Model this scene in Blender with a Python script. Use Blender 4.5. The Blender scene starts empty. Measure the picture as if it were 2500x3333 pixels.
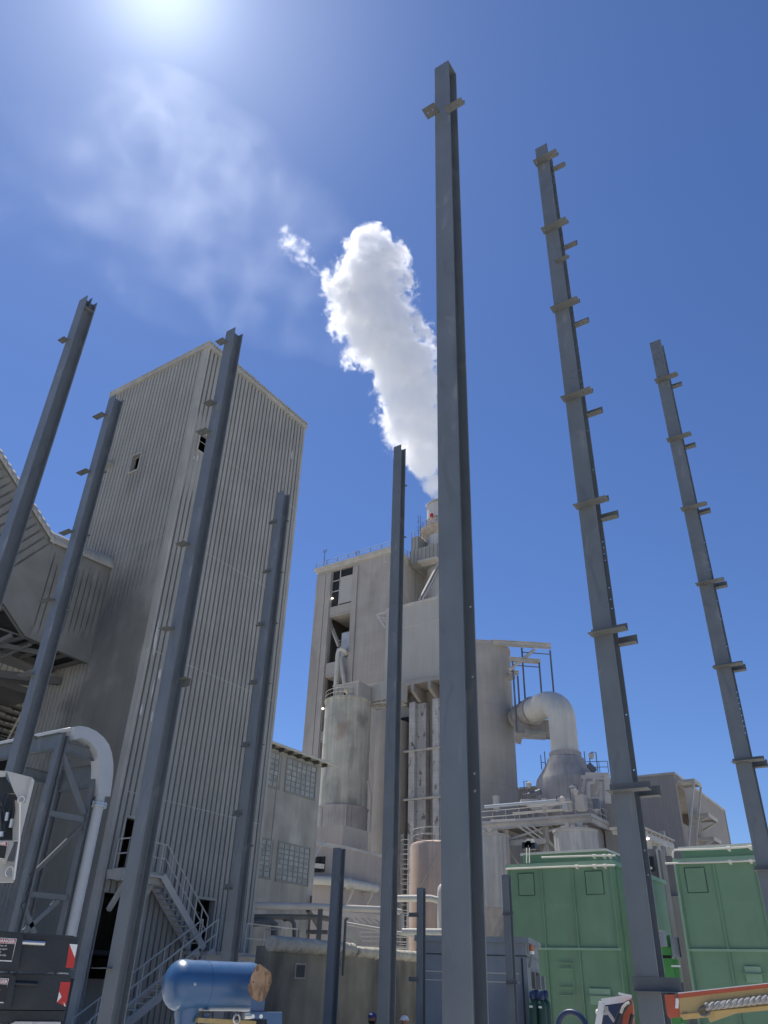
import bpy, bmesh, math, random
from mathutils import Vector, Matrix, noise
rnd = random.Random(11)
sc = bpy.context.scene
# ---------------------------------------------------------------- camera
R = math.radians
cam = bpy.data.cameras.new('camera')
co = bpy.data.objects.new('camera', cam)
sc.collection.objects.link(co); sc.camera = co
cam.sensor_fit = 'VERTICAL'; cam.sensor_height = 36.0; cam.lens = 36.0 * 2500 / 3333
cam.clip_start = 0.05; cam.clip_end = 6000
CAM = Vector((0, 0, 2.6))
CM = Matrix.Rotation(R(-55.5), 3, 'Z') @ Matrix.Rotation(R(90 + 31.5), 3, 'X') @ Matrix.Rotation(R(2.02), 3, 'Z')
co.matrix_world = Matrix.Translation(CAM) @ CM.to_4x4()
# ---------------------------------------------------------------- light
SUN_EL, SUN_AZ = R(62.0), R(66.8)
sdir = Vector((math.cos(SUN_EL) * math.cos(SUN_AZ), math.cos(SUN_EL) * math.sin(SUN_AZ), math.sin(SUN_EL)))
w = bpy.data.worlds.new('World'); sc.world = w; w.use_nodes = True
nt = w.node_tree; nt.nodes.clear()
def wn(t, **k):
    n = nt.nodes.new(t)
    for a, b in k.items(): setattr(n, a, b)
    return n
sky = wn('ShaderNodeTexSky', sky_type='NISHITA', sun_disc=False)
sky.sun_elevation = SUN_EL; sky.sun_rotation = R(90) - SUN_AZ
sky.altitude = 0; sky.air_density = 1.0; sky.dust_density = 0.1; sky.ozone_density = 6.0
bg = wn('ShaderNodeBackground'); bg.inputs[1].default_value = 0.088
tc = wn('ShaderNodeTexCoord')
dt = wn('ShaderNodeVectorMath', operation='DOT_PRODUCT'); dt.inputs[1].default_value = sdir
nt.links.new(tc.outputs['Generated'], dt.inputs[0])
mx = wn('ShaderNodeMath', operation='MAXIMUM'); mx.inputs[1].default_value = 0
nt.links.new(dt.outputs['Value'], mx.inputs[0])
def lobe(p, g):
    a = wn('ShaderNodeMath', operation='POWER'); a.inputs[1].default_value = p
    nt.links.new(mx.outputs[0], a.inputs[0])
    b = wn('ShaderNodeMath', operation='MULTIPLY'); b.inputs[1].default_value = g
    nt.links.new(a.outputs[0], b.inputs[0]); return b
l1, l2, l3 = lobe(12, 0.5), lobe(70, 2.7), lobe(500, 5.0)
s1 = wn('ShaderNodeMath', operation='ADD'); s2 = wn('ShaderNodeMath', operation='ADD')
nt.links.new(l1.outputs[0], s1.inputs[0]); nt.links.new(l2.outputs[0], s1.inputs[1])
nt.links.new(s1.outputs[0], s2.inputs[0]); nt.links.new(l3.outputs[0], s2.inputs[1])
gc = wn('ShaderNodeVectorMath', operation='SCALE'); gc.inputs[0].default_value = (0.85, 0.93, 1.0)
nt.links.new(s2.outputs[0], gc.inputs['Scale'])
tint = wn('ShaderNodeVectorMath', operation='MULTIPLY'); tint.inputs[1].default_value = (0.74, 0.84, 1.08)
nt.links.new(sky.outputs[0], tint.inputs[0])
ad = wn('ShaderNodeVectorMath', operation='ADD')
nt.links.new(tint.outputs[0], ad.inputs[0]); nt.links.new(gc.outputs[0], ad.inputs[1])
nt.links.new(ad.outputs[0], bg.inputs[0])
wo = wn('ShaderNodeOutputWorld'); nt.links.new(bg.outputs[0], wo.inputs[0])
sl = bpy.data.lights.new('sun', 'SUN'); sl.energy = 5.0; sl.angle = R(0.53); sl.color = (1, 0.95, 0.87)
so = bpy.data.objects.new('sun', sl); sc.collection.objects.link(so)
so.location = (20, 30, 120)
so.rotation_mode = 'QUATERNION'; so.rotation_quaternion = sdir.to_track_quat('Z', 'Y')
sc.view_settings.view_transform = 'Standard'; sc.view_settings.look = 'None'
sc.view_settings.exposure = 0.3; sc.view_settings.gamma = 1.0
sc.cycles.max_bounces = 16; sc.cycles.diffuse_bounces = 4
sc.cycles.volume_bounces = 14; sc.cycles.transparent_max_bounces = 16
sc.cycles.volume_step_rate = 0.45; sc.cycles.volume_max_steps = 512
# ---------------------------------------------------------------- placing helpers (pixel of the 2500x3333 photo -> point at a chosen real depth)
K = 2500 / 1659
def ray(x, y):
    d = CM @ Vector((x - 1250, 1666.5 - y, -2500)); return d / math.hypot(d.x, d.y)
def PX(x, y, X): d = ray(x, y); return CAM + d * (X / d.x)
def PY(x, y, Y): d = ray(x, y); return CAM + d * (Y / d.y)
def PD(x, y, D): return CAM + ray(x, y) * D
def zD(x, y, D): return CAM.z + ray(x, y).z * D
# ---------------------------------------------------------------- mesh builder
V = Vector
class MB:
    def __init__(s): s.v = []; s.f = []
    def add(s, vs, fs):
        o = len(s.v); s.v += [tuple(p) for p in vs]; s.f += [tuple(i + o for i in f) for f in fs]; return s
    def box(s, x0, x1, y0, y1, z0, z1):
        if x0 > x1: x0, x1 = x1, x0
        if y0 > y1: y0, y1 = y1, y0
        return s.add([(x0,y0,z0),(x1,y0,z0),(x1,y1,z0),(x0,y1,z0),(x0,y0,z1),(x1,y0,z1),(x1,y1,z1),(x0,y1,z1)],
                     [(0,3,2,1),(4,5,6,7),(0,1,5,4),(1,2,6,5),(2,3,7,6),(3,0,4,7)])
    def beam(s, p, q, w, h, up=(0,0,1)):
        p, q = V(p), V(q); d = (q - p).normalized(); up = V(up)
        sd = d.cross(up)
        if sd.length < 1e-4: sd = d.cross(V((0, 1, 0)))
        sd.normalize(); u = sd.cross(d)
        sd = sd * (w / 2); u = u * (h / 2); vs = []
        for e in (p, q): vs += [e - sd - u, e + sd - u, e + sd + u, e - sd + u]
        return s.add(vs, [(0,1,2,3),(7,6,5,4),(0,4,5,1),(1,5,6,2),(2,6,7,3),(3,7,4,0)])
    def ibeam(s, p, q, w, h, t=0.012, up=(0,0,1)):
        p, q = V(p), V(q); d = (q - p).normalized(); up = V(up)
        sd = d.cross(up); sd = sd.normalized() if sd.length > 1e-4 else V((1,0,0)); u = sd.cross(d)
        s.beam(p + u*(h/2 - t/2), q + u*(h/2 - t/2), w, t, up); s.beam(p - u*(h/2 - t/2), q - u*(h/2 - t/2), w, t, up)
        return s.beam(p, q, t*0.8, h - 2*t - 0.001, up)
    def tube(s, pts, r, n=8, closed=False):
        pts = [V(p) for p in pts]; m = len(pts); rs = r if isinstance(r, (list, tuple)) else [r]*m
        rings = []; prev = None
        for i, p in enumerate(pts):
            if closed: d = pts[(i+1) % m] - pts[i-1]
            else: d = (pts[min(i+1, m-1)] - pts[max(i-1, 0)])
            d.normalize()
            if prev is None:
                a = d.cross(V((0,0,1)))
                if a.length < 1e-3: a = d.cross(V((0,1,0)))
            else: a = prev - d * prev.dot(d)
            a.normalize(); prev = a; b = d.cross(a)
            rings.append([p + (a*math.cos(2*math.pi*k/n) + b*math.sin(2*math.pi*k/n))*rs[i] for k in range(n)])
        vs = [v for rg in rings for v in rg]; fs = []
        for i in range(m if closed else m-1):
            j = (i+1) % m
            for k in range(n):
                l = (k+1) % n; fs.append((i*n+k, i*n+l, j*n+l, j*n+k))
        if not closed: fs += [tuple(range(n))[::-1], tuple((m-1)*n + k for k in range(n))]
        return s.add(vs, fs)
    def lathe(s, c, prof, n=48, a0=0, a1=2*math.pi, cap=True):
        full = abs(a1 - a0 - 2*math.pi) < 1e-6; cols = n if full else n + 1
        vs = []; fs = []
        for r, z in prof:
            for k in range(cols):
                a = a0 + (a1 - a0)*k/n; vs.append((c[0] + r*math.cos(a), c[1] + r*math.sin(a), z))
        for i in range(len(prof)-1):
            for k in range(n):
                l = (k+1) % cols; fs.append((i*cols+k, i*cols+l, (i+1)*cols+l, (i+1)*cols+k))
        if cap and full: fs += [tuple(range(n))[::-1], tuple((len(prof)-1)*cols + k for k in range(n))]
        return s.add(vs, fs)
    def prism(s, poly, vec):
        poly = [V(p) for p in poly]; vec = V(vec); n = len(poly)
        return s.add(poly + [p + vec for p in poly], [tuple(range(n))[::-1], tuple(range(n, 2*n))] + [(i, (i+1) % n, (i+1) % n + n, i + n) for i in range(n)])
    def quad(s, a, b, c, d): return s.add([a, b, c, d], [(0,1,2,3)])
    def sphere(s, c, r, n=10, m=6, sc3=(1,1,1)):
        vs = [(c[0], c[1], c[2] - r*sc3[2])]; fs = []
        for i in range(1, m):
            t = -math.pi/2 + math.pi*i/m
            for k in range(n):
                a = 2*math.pi*k/n; vs.append((c[0]+r*sc3[0]*math.cos(t)*math.cos(a), c[1]+r*sc3[1]*math.cos(t)*math.sin(a), c[2]+r*sc3[2]*math.sin(t)))
        vs.append((c[0], c[1], c[2] + r*sc3[2])); L = len(vs)-1
        for k in range(n):
            l = (k+1) % n; fs.append((0, 1+l, 1+k)); fs.append((L, L-n+k, L-n+l))
            for i in range(m-2): fs.append((1+i*n+k, 1+i*n+l, 1+(i+1)*n+l, 1+(i+1)*n+k))
        return s.add(vs, fs)
    def holeplate(s, o, U, W, w_, h_, t, holes=()):
        """plate spanning U*w_ x W*h_ from o, thickness t along U x W, with round holes (u, v, r)"""
        o, U, W = V(o), V(U), V(W); N = U.cross(W).normalized() * t
        P = lambda u, v, k=0: o + U*u + W*v + (N if k else V((0,0,0)))
        def both(pts):
            s.add([P(u, v, 0) for u, v in pts], [tuple(range(len(pts)))[::-1]]); s.add([P(u, v, 1) for u, v in pts], [tuple(range(len(pts)))])
        rows = {}
        for u, v, r in holes: rows.setdefault(round(v, 3), []).append((u, r))
        y = 0.0
        for v in sorted(rows):
            hs = sorted(rows[v]); rr = max(r for _, r in hs)*1.35
            if v - rr <= y or v + rr >= h_: continue
            both([(0, y), (w_, y), (w_, v-rr), (0, v-rr)]); x = 0.0
            for u, r in hs:
                c = rr
                both([(x, v-rr), (u-c, v-rr), (u-c, v+rr), (x, v+rr)])
                ring = [(u + r*math.cos(math.pi*k/4 + math.pi/8), v + r*math.sin(math.pi*k/4 + math.pi/8)) for k in range(8)]
                cor = [(u+c, v+c), (u-c, v+c), (u-c, v-c), (u+c, v-c)]
                for q in range(4):   # corner fans
                    a, b = ring[2*q], ring[2*q+1]; cc = cor[q]
                    nb = ring[(2*q+2) % 8]; nc = cor[(q+1) % 4]
                    both([a, cc, b]); both([b, cc, nc, nb])
                for k in range(8):
                    a, b = ring[k], ring[(k+1) % 8]
                    s.add([P(*a, 0), P(*b, 0), P(*b, 1), P(*a, 1)], [(0,1,2,3)])
                x = u + c
            both([(x, v-rr), (w_, v-rr), (w_, v+rr), (x, v+rr)]); y = v + rr
        both([(0, y), (w_, y), (w_, h_), (0, h_)])
        c = [(0,0), (w_,0), (w_,h_), (0,h_)]
        for k in range(4):
            a, b = c[k], c[(k+1) % 4]; s.add([P(*a, 0), P(*b, 0), P(*b, 1), P(*a, 1)], [(0,1,2,3)])
        return s
    def build(s, name, mat, parent=None, smooth=False, loc=None):
        me = bpy.data.meshes.new(name)
        root = V((0,0,0))
        if parent is not None:
            p = parent
            while p is not None: root = root + p.location; p = p.parent
        elif loc is not None: root = V(loc)
        rx, ry, rz = root
        me.from_pydata([(x-rx, y-ry, z-rz) for x, y, z in s.v], [], s.f)
        me.materials.append(mat)
        if smooth:
            me.polygons.foreach_set('use_smooth', [True]*len(me.polygons))
            me.set_sharp_from_angle(angle=R(38))
        me.update()
        o = bpy.data.objects.new(name, me); sc.collection.objects.link(o)
        if parent is not None: o.parent = parent
        elif loc is not None: o.location = loc
        return o
def tag(o, label, cat, group=None):
    o['label'] = label; o['category'] = cat
    if group: o['group'] = group
    return o
def thing(name, label, cat, loc, group=None):
    o = bpy.data.objects.new(name, None); sc.collection.objects.link(o); o.location = loc
    o.empty_display_size = 0.5
    return tag(o, label, cat, group)
def dup(root, delta, label=None):
    r = root.copy(); sc.collection.objects.link(r); r.location = root.location + V(delta)
    if label: r['label'] = label
    for ch in list(root.children):
        c = ch.copy(); sc.collection.objects.link(c); c.parent = r
        for g in ch.children:
            d = g.copy(); sc.collection.objects.link(d); d.parent = c
    return r
# ---------------------------------------------------------------- materials
def mat(name, col, rough=0.8, metal=0.0, var=0.18, scale=0.8, streak=0.0, bump=0.0, bscale=30.0, stain=None, srange=(0.5, 0.7), sscale=0.5, spec=0.4, lines=None, coat=0.0, squash=0.12, patches=(), marks=None):
    m = bpy.data.materials.new(name); m.use_nodes = True; t = m.node_tree; n = t.nodes; L = t.links
    b = n['Principled BSDF']; b.inputs['Roughness'].default_value = rough; b.inputs['Metallic'].default_value = metal
    b.inputs['Specular IOR Level'].default_value = spec; b.inputs['Coat Weight'].default_value = coat
    tcn = n.new('ShaderNodeTexCoord')
    def nz(sc_, det=6, vec=None, dist=0.0):
        q = n.new('ShaderNodeTexNoise'); q.inputs['Scale'].default_value = sc_; q.inputs['Detail'].default_value = det; q.inputs['Distortion'].default_value = dist
        L.new(vec if vec else tcn.outputs['Object'], q.inputs['Vector']); return q.outputs['Fac']
    def mulcol(c, fac, lo, hi, a, bb):
        r = n.new('ShaderNodeMapRange'); r.inputs[1].default_value = lo; r.inputs[2].default_value = hi; r.inputs[3].default_value = a; r.inputs[4].default_value = bb
        L.new(fac, r.inputs[0]); v = n.new('ShaderNodeVectorMath'); v.operation = 'SCALE'
        L.new(c, v.inputs[0]); L.new(r.outputs[0], v.inputs['Scale']); return v.outputs[0]
    base = n.new('ShaderNodeRGB'); base.outputs[0].default_value = (*col, 1); c = base.outputs[0]
    if stain is not None:
        mp = n.new('ShaderNodeMapping'); mp.inputs['Scale'].default_value = (1, 1, 0.45); L.new(tcn.outputs['Object'], mp.inputs[0])
        f = nz(sscale, 8, mp.outputs[0], 0.6); r = n.new('ShaderNodeMapRange'); r.inputs[1].default_value = srange[0]; r.inputs[2].default_value = srange[1]
        L.new(f, r.inputs[0]); mxn = n.new('ShaderNodeMix'); mxn.data_type = 'RGBA'; mxn.inputs[7].default_value = (*stain, 1)
        L.new(r.outputs[0], mxn.inputs[0]); L.new(c, mxn.inputs[6]); c = mxn.outputs[2]
    for (px, py, pz, rx, ry, rz, pc, soft) in patches:   # stains and tone patches, each with its own outline, fixed on the surface
        v1 = n.new('ShaderNodeVectorMath'); v1.operation = 'SUBTRACT'; v1.inputs[1].default_value = (px, py, pz); L.new(tcn.outputs['Object'], v1.inputs[0])
        v2 = n.new('ShaderNodeVectorMath'); v2.operation = 'DIVIDE'; v2.inputs[1].default_value = (rx, ry, rz); L.new(v1.outputs[0], v2.inputs[0])
        v3 = n.new('ShaderNodeVectorMath'); v3.operation = 'LENGTH'; L.new(v2.outputs[0], v3.inputs[0])
        a = n.new('ShaderNodeMath'); a.operation = 'MULTIPLY_ADD'; a.inputs[1].default_value = 1.4; L.new(nz(1.6/max(rx, ry, min(rz, 4)), 7), a.inputs[0]); a.inputs[2].default_value = -.7
        d = n.new('ShaderNodeMath'); d.operation = 'ADD'; L.new(v3.outputs['Value'], d.inputs[0]); L.new(a.outputs[0], d.inputs[1])
        r = n.new('ShaderNodeMapRange'); r.inputs[1].default_value = 1.0; r.inputs[2].default_value = 1.0-soft; L.new(d.outputs[0], r.inputs[0])
        mxn = n.new('ShaderNodeMix'); mxn.data_type = 'RGBA'; mxn.inputs[7].default_value = (*pc, 1)
        L.new(r.outputs[0], mxn.inputs[0]); L.new(c, mxn.inputs[6]); c = mxn.outputs[2]
    if var: c = mulcol(c, nz(scale), 0.3, 0.7, 1-var, 1+var)
    if streak:
        mp = n.new('ShaderNodeMapping'); mp.inputs['Scale'].default_value = (1, 1, squash*0.5); L.new(tcn.outputs['Object'], mp.inputs[0])
        c = mulcol(c, nz(2.4, 5, mp.outputs[0]), 0.35, 0.68, 1-streak, 1+streak*0.6)
    if marks:   # (scale, colour, lo, hi): scuffs and chalky rubs with their own outlines
        mp = n.new('ShaderNodeMapping'); mp.inputs['Scale'].default_value = (1, 1, 0.5); mp.inputs['Rotation'].default_value = (.5, .3, 0); L.new(tcn.outputs['Object'], mp.inputs[0])
        f = nz(marks[0], 10, mp.outputs[0], 1.5); r = n.new('ShaderNodeMapRange'); r.inputs[1].default_value = marks[2]; r.inputs[2].default_value = marks[3]; r.inputs[4].default_value = .4
        L.new(f, r.inputs[0]); mxn = n.new('ShaderNodeMix'); mxn.data_type = 'RGBA'; mxn.inputs[7].default_value = (*marks[1], 1)
        L.new(r.outputs[0], mxn.inputs[0]); L.new(c, mxn.inputs[6]); c = mxn.outputs[2]
    if lines:   # (pitch, axis, strength): board joints / courses
        sp = n.new('ShaderNodeSeparateXYZ'); L.new(tcn.outputs['Object'], sp.inputs[0])
        a = n.new('ShaderNodeMath'); a.operation = 'DIVIDE'; a.inputs[1].default_value = lines[0]; L.new(sp.outputs[lines[1]], a.inputs[0])
        fr = n.new('ShaderNodeMath'); fr.operation = 'FRACT'; L.new(a.outputs[0], fr.inputs[0])
        c = mulcol(c, fr.outputs[0], 0.0, 0.06, 1-lines[2], 1.0)
    L.new(c, b.inputs['Base Color'])
    rr = n.new('ShaderNodeMapRange'); rr.inputs[3].default_value = max(0, rough-0.12); rr.inputs[4].default_value = min(1, rough+0.12)
    L.new(nz(scale*4), rr.inputs[0]); L.new(rr.outputs[0], b.inputs['Roughness'])
    if bump:
        bp = n.new('ShaderNodeBump'); bp.inputs['Strength'].default_value = bump; bp.inputs['Distance'].default_value = 0.02
        L.new(nz(bscale, 8), bp.inputs['Height']); L.new(bp.outputs[0], b.inputs['Normal'])
    return m
M = dict(
 steel=mat('grey_steel_paint', (0.138, 0.155, 0.168), 0.42, var=0.10, scale=1.6, streak=0.08, bump=0.06, stain=(0.19,0.20,0.205), srange=(0.60,0.70), sscale=3.5, marks=(2.2, (0.085,0.10,0.11), .58, .68)),
 cleat=mat('cleat_steel_paint', (0.115, 0.122, 0.120), 0.6, var=0.15, scale=3),
 clad=mat('dusty_corrugated_metal', (0.32, 0.312, 0.28), 0.8, var=0.08, scale=0.6, streak=0.07, bump=0.12, bscale=9, stain=(0.31,0.30,0.27), srange=(0.55,0.75), sscale=0.35),
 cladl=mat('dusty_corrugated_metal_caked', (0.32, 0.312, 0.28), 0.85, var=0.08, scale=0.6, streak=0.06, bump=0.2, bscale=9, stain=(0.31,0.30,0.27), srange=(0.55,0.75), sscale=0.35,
   patches=[(-4.5, -2.2, 9.0, 3, 3.4, 11.8, (0.185, 0.18, 0.155), .35), (-4.5, -.6, 17.3, 3, 3.0, 3.4, (0.13, 0.13, 0.125), .8), (-4.5, -0.2, 26.2, 2, .9, 1.6, (0.28, 0.27, 0.235), .5)]),  # dust tone low down, then a darker grey patch beside the gallery
 caked=mat('dust_caked_gallery_sheet', (0.215, 0.21, 0.185), 0.95, var=0.14, scale=0.9, bump=0.35, bscale=12),
 trim=mat('dusty_trim', (0.38, 0.365, 0.325), 0.85, var=0.12, scale=0.8, streak=0.1, bump=0.15, bscale=6),
 flake=mat('peeled_pale_metal', (0.5, 0.5, 0.47), 0.6),
 dark=mat('dark_interior', (0.02, 0.022, 0.025), 0.9, var=0),
 concrete=mat('weathered_concrete', (0.385, 0.35, 0.305), 0.9, var=0.09, scale=0.35, streak=0.05, bump=0.2, bscale=4, stain=(0.33,0.30,0.26), srange=(0.5,0.7), sscale=0.2),
 pour=mat('slip_formed_concrete', (0.385, 0.35, 0.305), 0.9, var=0.08, scale=0.35, streak=0.05, bump=0.2, bscale=4, stain=(0.33,0.30,0.26), srange=(0.5,0.7), sscale=0.2, lines=(1.9, 2, 0.10)),
 concrete2=mat('grey_rendered_wall', (0.34, 0.32, 0.28), 0.9, var=0.12, scale=0.9, streak=0.12, bump=0.25, bscale=6, stain=(0.42,0.40,0.36), srange=(0.52,0.7), sscale=0.5),
 ground=mat('dusty_concrete_yard', (0.52, 0.505, 0.46), 0.95, var=0.15, scale=0.1, bump=0.3, bscale=3),
 galv=mat('galvanised_rail', (0.47, 0.45, 0.40), 0.65, var=0.12),
 raild=mat('dark_painted_rail', (0.12, 0.13, 0.15), 0.6),
 white=mat('white_duct_paint', (0.43, 0.455, 0.475), 0.38, var=0.06, scale=2, bump=0.04, coat=0.2),
)
# ---------------------------------------------------------------- ground
g = MB(); g.quad((-600,-600,0),(900,-600,0),(900,900,0),(-600,900,0))
go = g.build('ground', M['ground']); go['kind'] = 'structure'
# ---------------------------------------------------------------- steel columns
def seat(cx, cy, fx, y0, y1, z, leg, vert, parent, nh=2, sgn=-1):
    """angle bracket along Y: flat leg leaves the face fx towards sgn*X, upright leg on the face"""
    mb = MB(); L_ = y1 - y0
    hs = []
    if nh == 4: hs = [(L_*k, leg*0.5, 0.013) for k in (0.09, 0.27, 0.73, 0.91)]
    elif nh == 2: hs = [(L_*k, leg*0.5, 0.013) for k in (0.35, 0.75)]
    x0 = cx + fx; X = V((sgn, 0, 0))
    mb.holeplate((x0, cy+y0, z), (0,1,0), X, L_, leg, 0.010, hs)
    t = 0.010; xa = x0 + sgn*0.002
    mb.box(xa, xa + sgn*t, cy+y0, cy+y1, z+0.011, z+vert)
    return mb.build('cleat', M['cleat'], parent)
def column(cx, cy, top, label, bf=0.31, d=0.31, tf=0.021, tw=0.012, holes=(), rholes=(), cleats=(), cap=None, wholes=()):
    t = thing('steel_column', label, 'column', (cx, cy, 0), 'steel columns standing free in the yard')
    mb = MB(); z0 = 0.03
    # front flange (faces the camera side, -X), web, rear flange
    mb.holeplate((cx - d/2 + tf, cy - bf/2, z0), (0,1,0), (0,0,1), bf, top - z0, -tf, [(u + bf/2, v - z0, r) for u, v, r in sorted(holes, key=lambda h: h[1])])
    mb.holeplate((cx + d/2, cy - bf/2, z0), (0,1,0), (0,0,1), bf, top - z0, -tf, [(u + bf/2, v - z0, r) for u, v, r in sorted(rholes, key=lambda h: h[1])])
    mb.holeplate((cx - d/2 + tf, cy + tw/2, z0), (1,0,0), (0,0,1), d - 2*tf, top - z0, tw, [(u + d/2 - tf, v - z0, r) for u, v, r in sorted(wholes, key=lambda h: h[1])])
    for sx in (-1, 1):   # root fillets between web and flanges
        for sy in (-1, 1):
            xf = cx + sx*(d/2 - tf); r = 0.016
            mb.prism([(xf, cy + sy*tw/2, z0), (xf - sx*r, cy + sy*tw/2, z0), (xf, cy + sy*(tw/2 + r), z0)], (0, 0, top - z0))
    if cap == 'closed':   # infill plate between the flanges at the head
        mb.box(cx - d/2 + tf, cx + d/2 - tf, cy - bf/2 + 0.004, cy - tw/2, top - 0.012, top - .001).box(cx - d/2 + tf, cx + d/2 - tf, cy + tw/2, cy + bf/2 - 0.004, top - 0.012, top - .001)
    if cap == 'stiffener':
        mb.box(cx - d/2 + tf, cx + d/2 - tf, cy - bf/2 + 0.003, cy - tw/2, top - 0.33, top - 0.318)
        mb.box(cx - d/2 + tf, cx + d/2 - tf, cy + tw/2, cy + bf/2 - 0.003, top - 0.33, top - 0.318)
        mb.box(cx - 0.006, cx + 0.006, cy - bf/2 + 0.02, cy - tw/2, top - 0.3, top + 0.06)
    mb.build('shaft', M['steel'], t)
    bp = MB(); bp.box(cx-d*.75, cx+d*.75, cy-bf*.75, cy+bf*.75, 0.002, 0.03)
    bo = bp.build('base_plate', M['steel'], t)
    for sx in (-1, 1):
        for sy in (-1, 1):
            q = MB(); q.lathe((cx+sx*d*.62, cy+sy*bf*.62), [(0.022, 0.031), (0.022, 0.055), (0.012, 0.056), (0.012, 0.09)], 6); q.build('anchor_bolt', M['cleat'], bo)
    D = math.hypot(cx, cy)
    for c in cleats:
        kind, px, py = c[:3]; z = zD(px*K, py*K, math.hypot(cx - d/2, cy))
        if kind == 'L': seat(cx, cy, -d/2, 0.02, 0.155 + c[3], z, c[4], c[5], t, 2)
        elif kind == 'W': seat(cx, cy, -d/2, -0.155 - c[4], 0.155 + c[3], z, c[5], c[6], t, 4)
        elif kind == 'R':
            z = zD(px*K, py*K, math.hypot(cx + d/2, cy))
            seat(cx, cy, d/2 + 0.012, -0.155 - c[3], -0.1565, z, c[4], c[5], t, 2)
            # tail plate welding the bracket to the flange back
            mb = MB(); mb.box(cx + d/2 + 0.001, cx + d/2 + 0.009, cy - 0.20, cy - 0.08, z + 0.012, z + c[5]); mb.build('cleat', M['cleat'], t)
        elif kind == 'M': seat(cx, cy, -d/2, c[3], c[4], z, c[5], c[6], t, 2)
        elif kind == 'S': seat(cx, cy, -d/2, -0.155 - c[3], -0.02, z, c[4], c[5], t, 2)
    return t
def hz(px, py, cx, cy, u, r=0.013): return (u, zD(px*K, py*K, math.hypot(cx, cy)), r)
def at(az, D): return D*math.cos(R(az)), D*math.sin(R(az))
def topz(el, D): return 2.6 + D*math.tan(R(el))
# tall centre column
x, y = at(28.32, 9.0)
hs = [(-0.125, z, 0.012) for z in (6.05, 6.5, 10.4, 13.6, 15.0, 5.3, 5.0)]
column(x, y, 19.05, 'tallest grey steel column in the middle of the yard with two angle cleats near its head', cap='closed', d=0.34, bf=0.33,
       wholes=[hz(1002, 1590, x, y, -.03, .012), hz(1003, 1628, x, y, -.03, .012), hz(1005, 1707, x, y, -.03, .012), hz(1006, 1747, x, y, -.03, .012)],
       rholes=[hz(1018, 1667, x, y, -.10, .017), hz(1018, 1705, x, y, -.10, .017), hz(1016, 1305, x, y, -0.115, 0.016), hz(1019, 1457, x, y, -0.115, 0.016), hz(1000, 690, x, y, -0.12), hz(996, 470, x, y, -0.12)],
       holes=[], cleats=[('M', 955, 240, .05, .33, .24, .02), ('M', 1000, 250, -.50, -.13, .16, .12)])
# right tall column with wide brackets
x, y = at(16.95, 12.3)
cl = [('W', 1186, 350, .03, .26, .21, .10), ('W', 1203, 497, .03, .26, .21, .10), ('S', 1215, 568, .16, .12, .10), ('W', 1225, 668, .03, .26, .21, .10), ('W', 1248, 862, .03, .26, .21, .10),
      ('W', 1275, 1095, .03, .26, .21, .12), ('W', 1310, 1372, .03, .26, .21, .13), ('W', 1355, 1712, .03, .26, .21, .13), ('W', 1400, 2143, .03, .27, .18, .17)]
cl += [('R', a, b, .30, .14, .16) for a, b in ((1206, 372), (1237, 540), (1260, 708), (1285, 903), (1317, 1128), (1355, 1398), (1400, 1725))] + [('R', 1440, 2150, .22, .10, .15)]
fh = [hz(a, b, x, y, -.115, .014) for a, b in ((1208, 385), (1212, 440), (1222, 587), (1228, 640), (1236, 745), (1248, 793), (1249, 805), (1250, 817), (1251, 829), (1262, 925), (1270, 1010), (1296, 1165), (1297, 1178), (1298, 1191), (1300, 1205), (1305, 1265), (1307, 1290), (1310, 1310), (1347, 1540), (1365, 1660), (1385, 1835), (1388, 1860), (1390, 1888))]
column(x, y, topz(55.75, 12.3), 'tall dark grey steel column carrying a ladder of wide angle brackets beside the left green bin', cleats=cl, rholes=fh,
       holes=[hz(a, b, x, y, u, .011) for a, b, u in ((1215, 810, .11), (1216, 826, .11), (1237, 813, -.05), (1238, 829, -.05), (1258, 1200, .1), (1260, 1216, .1))])
x, y = at(9.15, 18.0)
cl = [('W', a, b, .04, .26, .21, .10) for a, b in ((1440, 822), (1467, 950), (1497, 1100), (1535, 1262), (1575, 1442), (1617, 1647), (1640, 1882))]
cl += [('R', a, b, .26, .14, .16) for a, b in ((1466, 838), (1494, 970), (1525, 1112), (1560, 1272), (1600, 1452), (1640, 1660))]
column(x, y, topz(41.6, 18.0), 'rightmost steel column leaning into the sky over the right green bin', cleats=cl, rholes=[hz(1500, b, x, y, -.115, .016) for b in (1170, 1185, 1200, 1215, 1230, 1300, 1340, 1400, 1500, 1512, 1524, 1536, 1550, 1562, 1574, 1588)],
       holes=[hz(1500, b, x, y, .1, .012) for b in (760, 770, 1175, 1195, 1215, 1530, 1545, 1560)])
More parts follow.
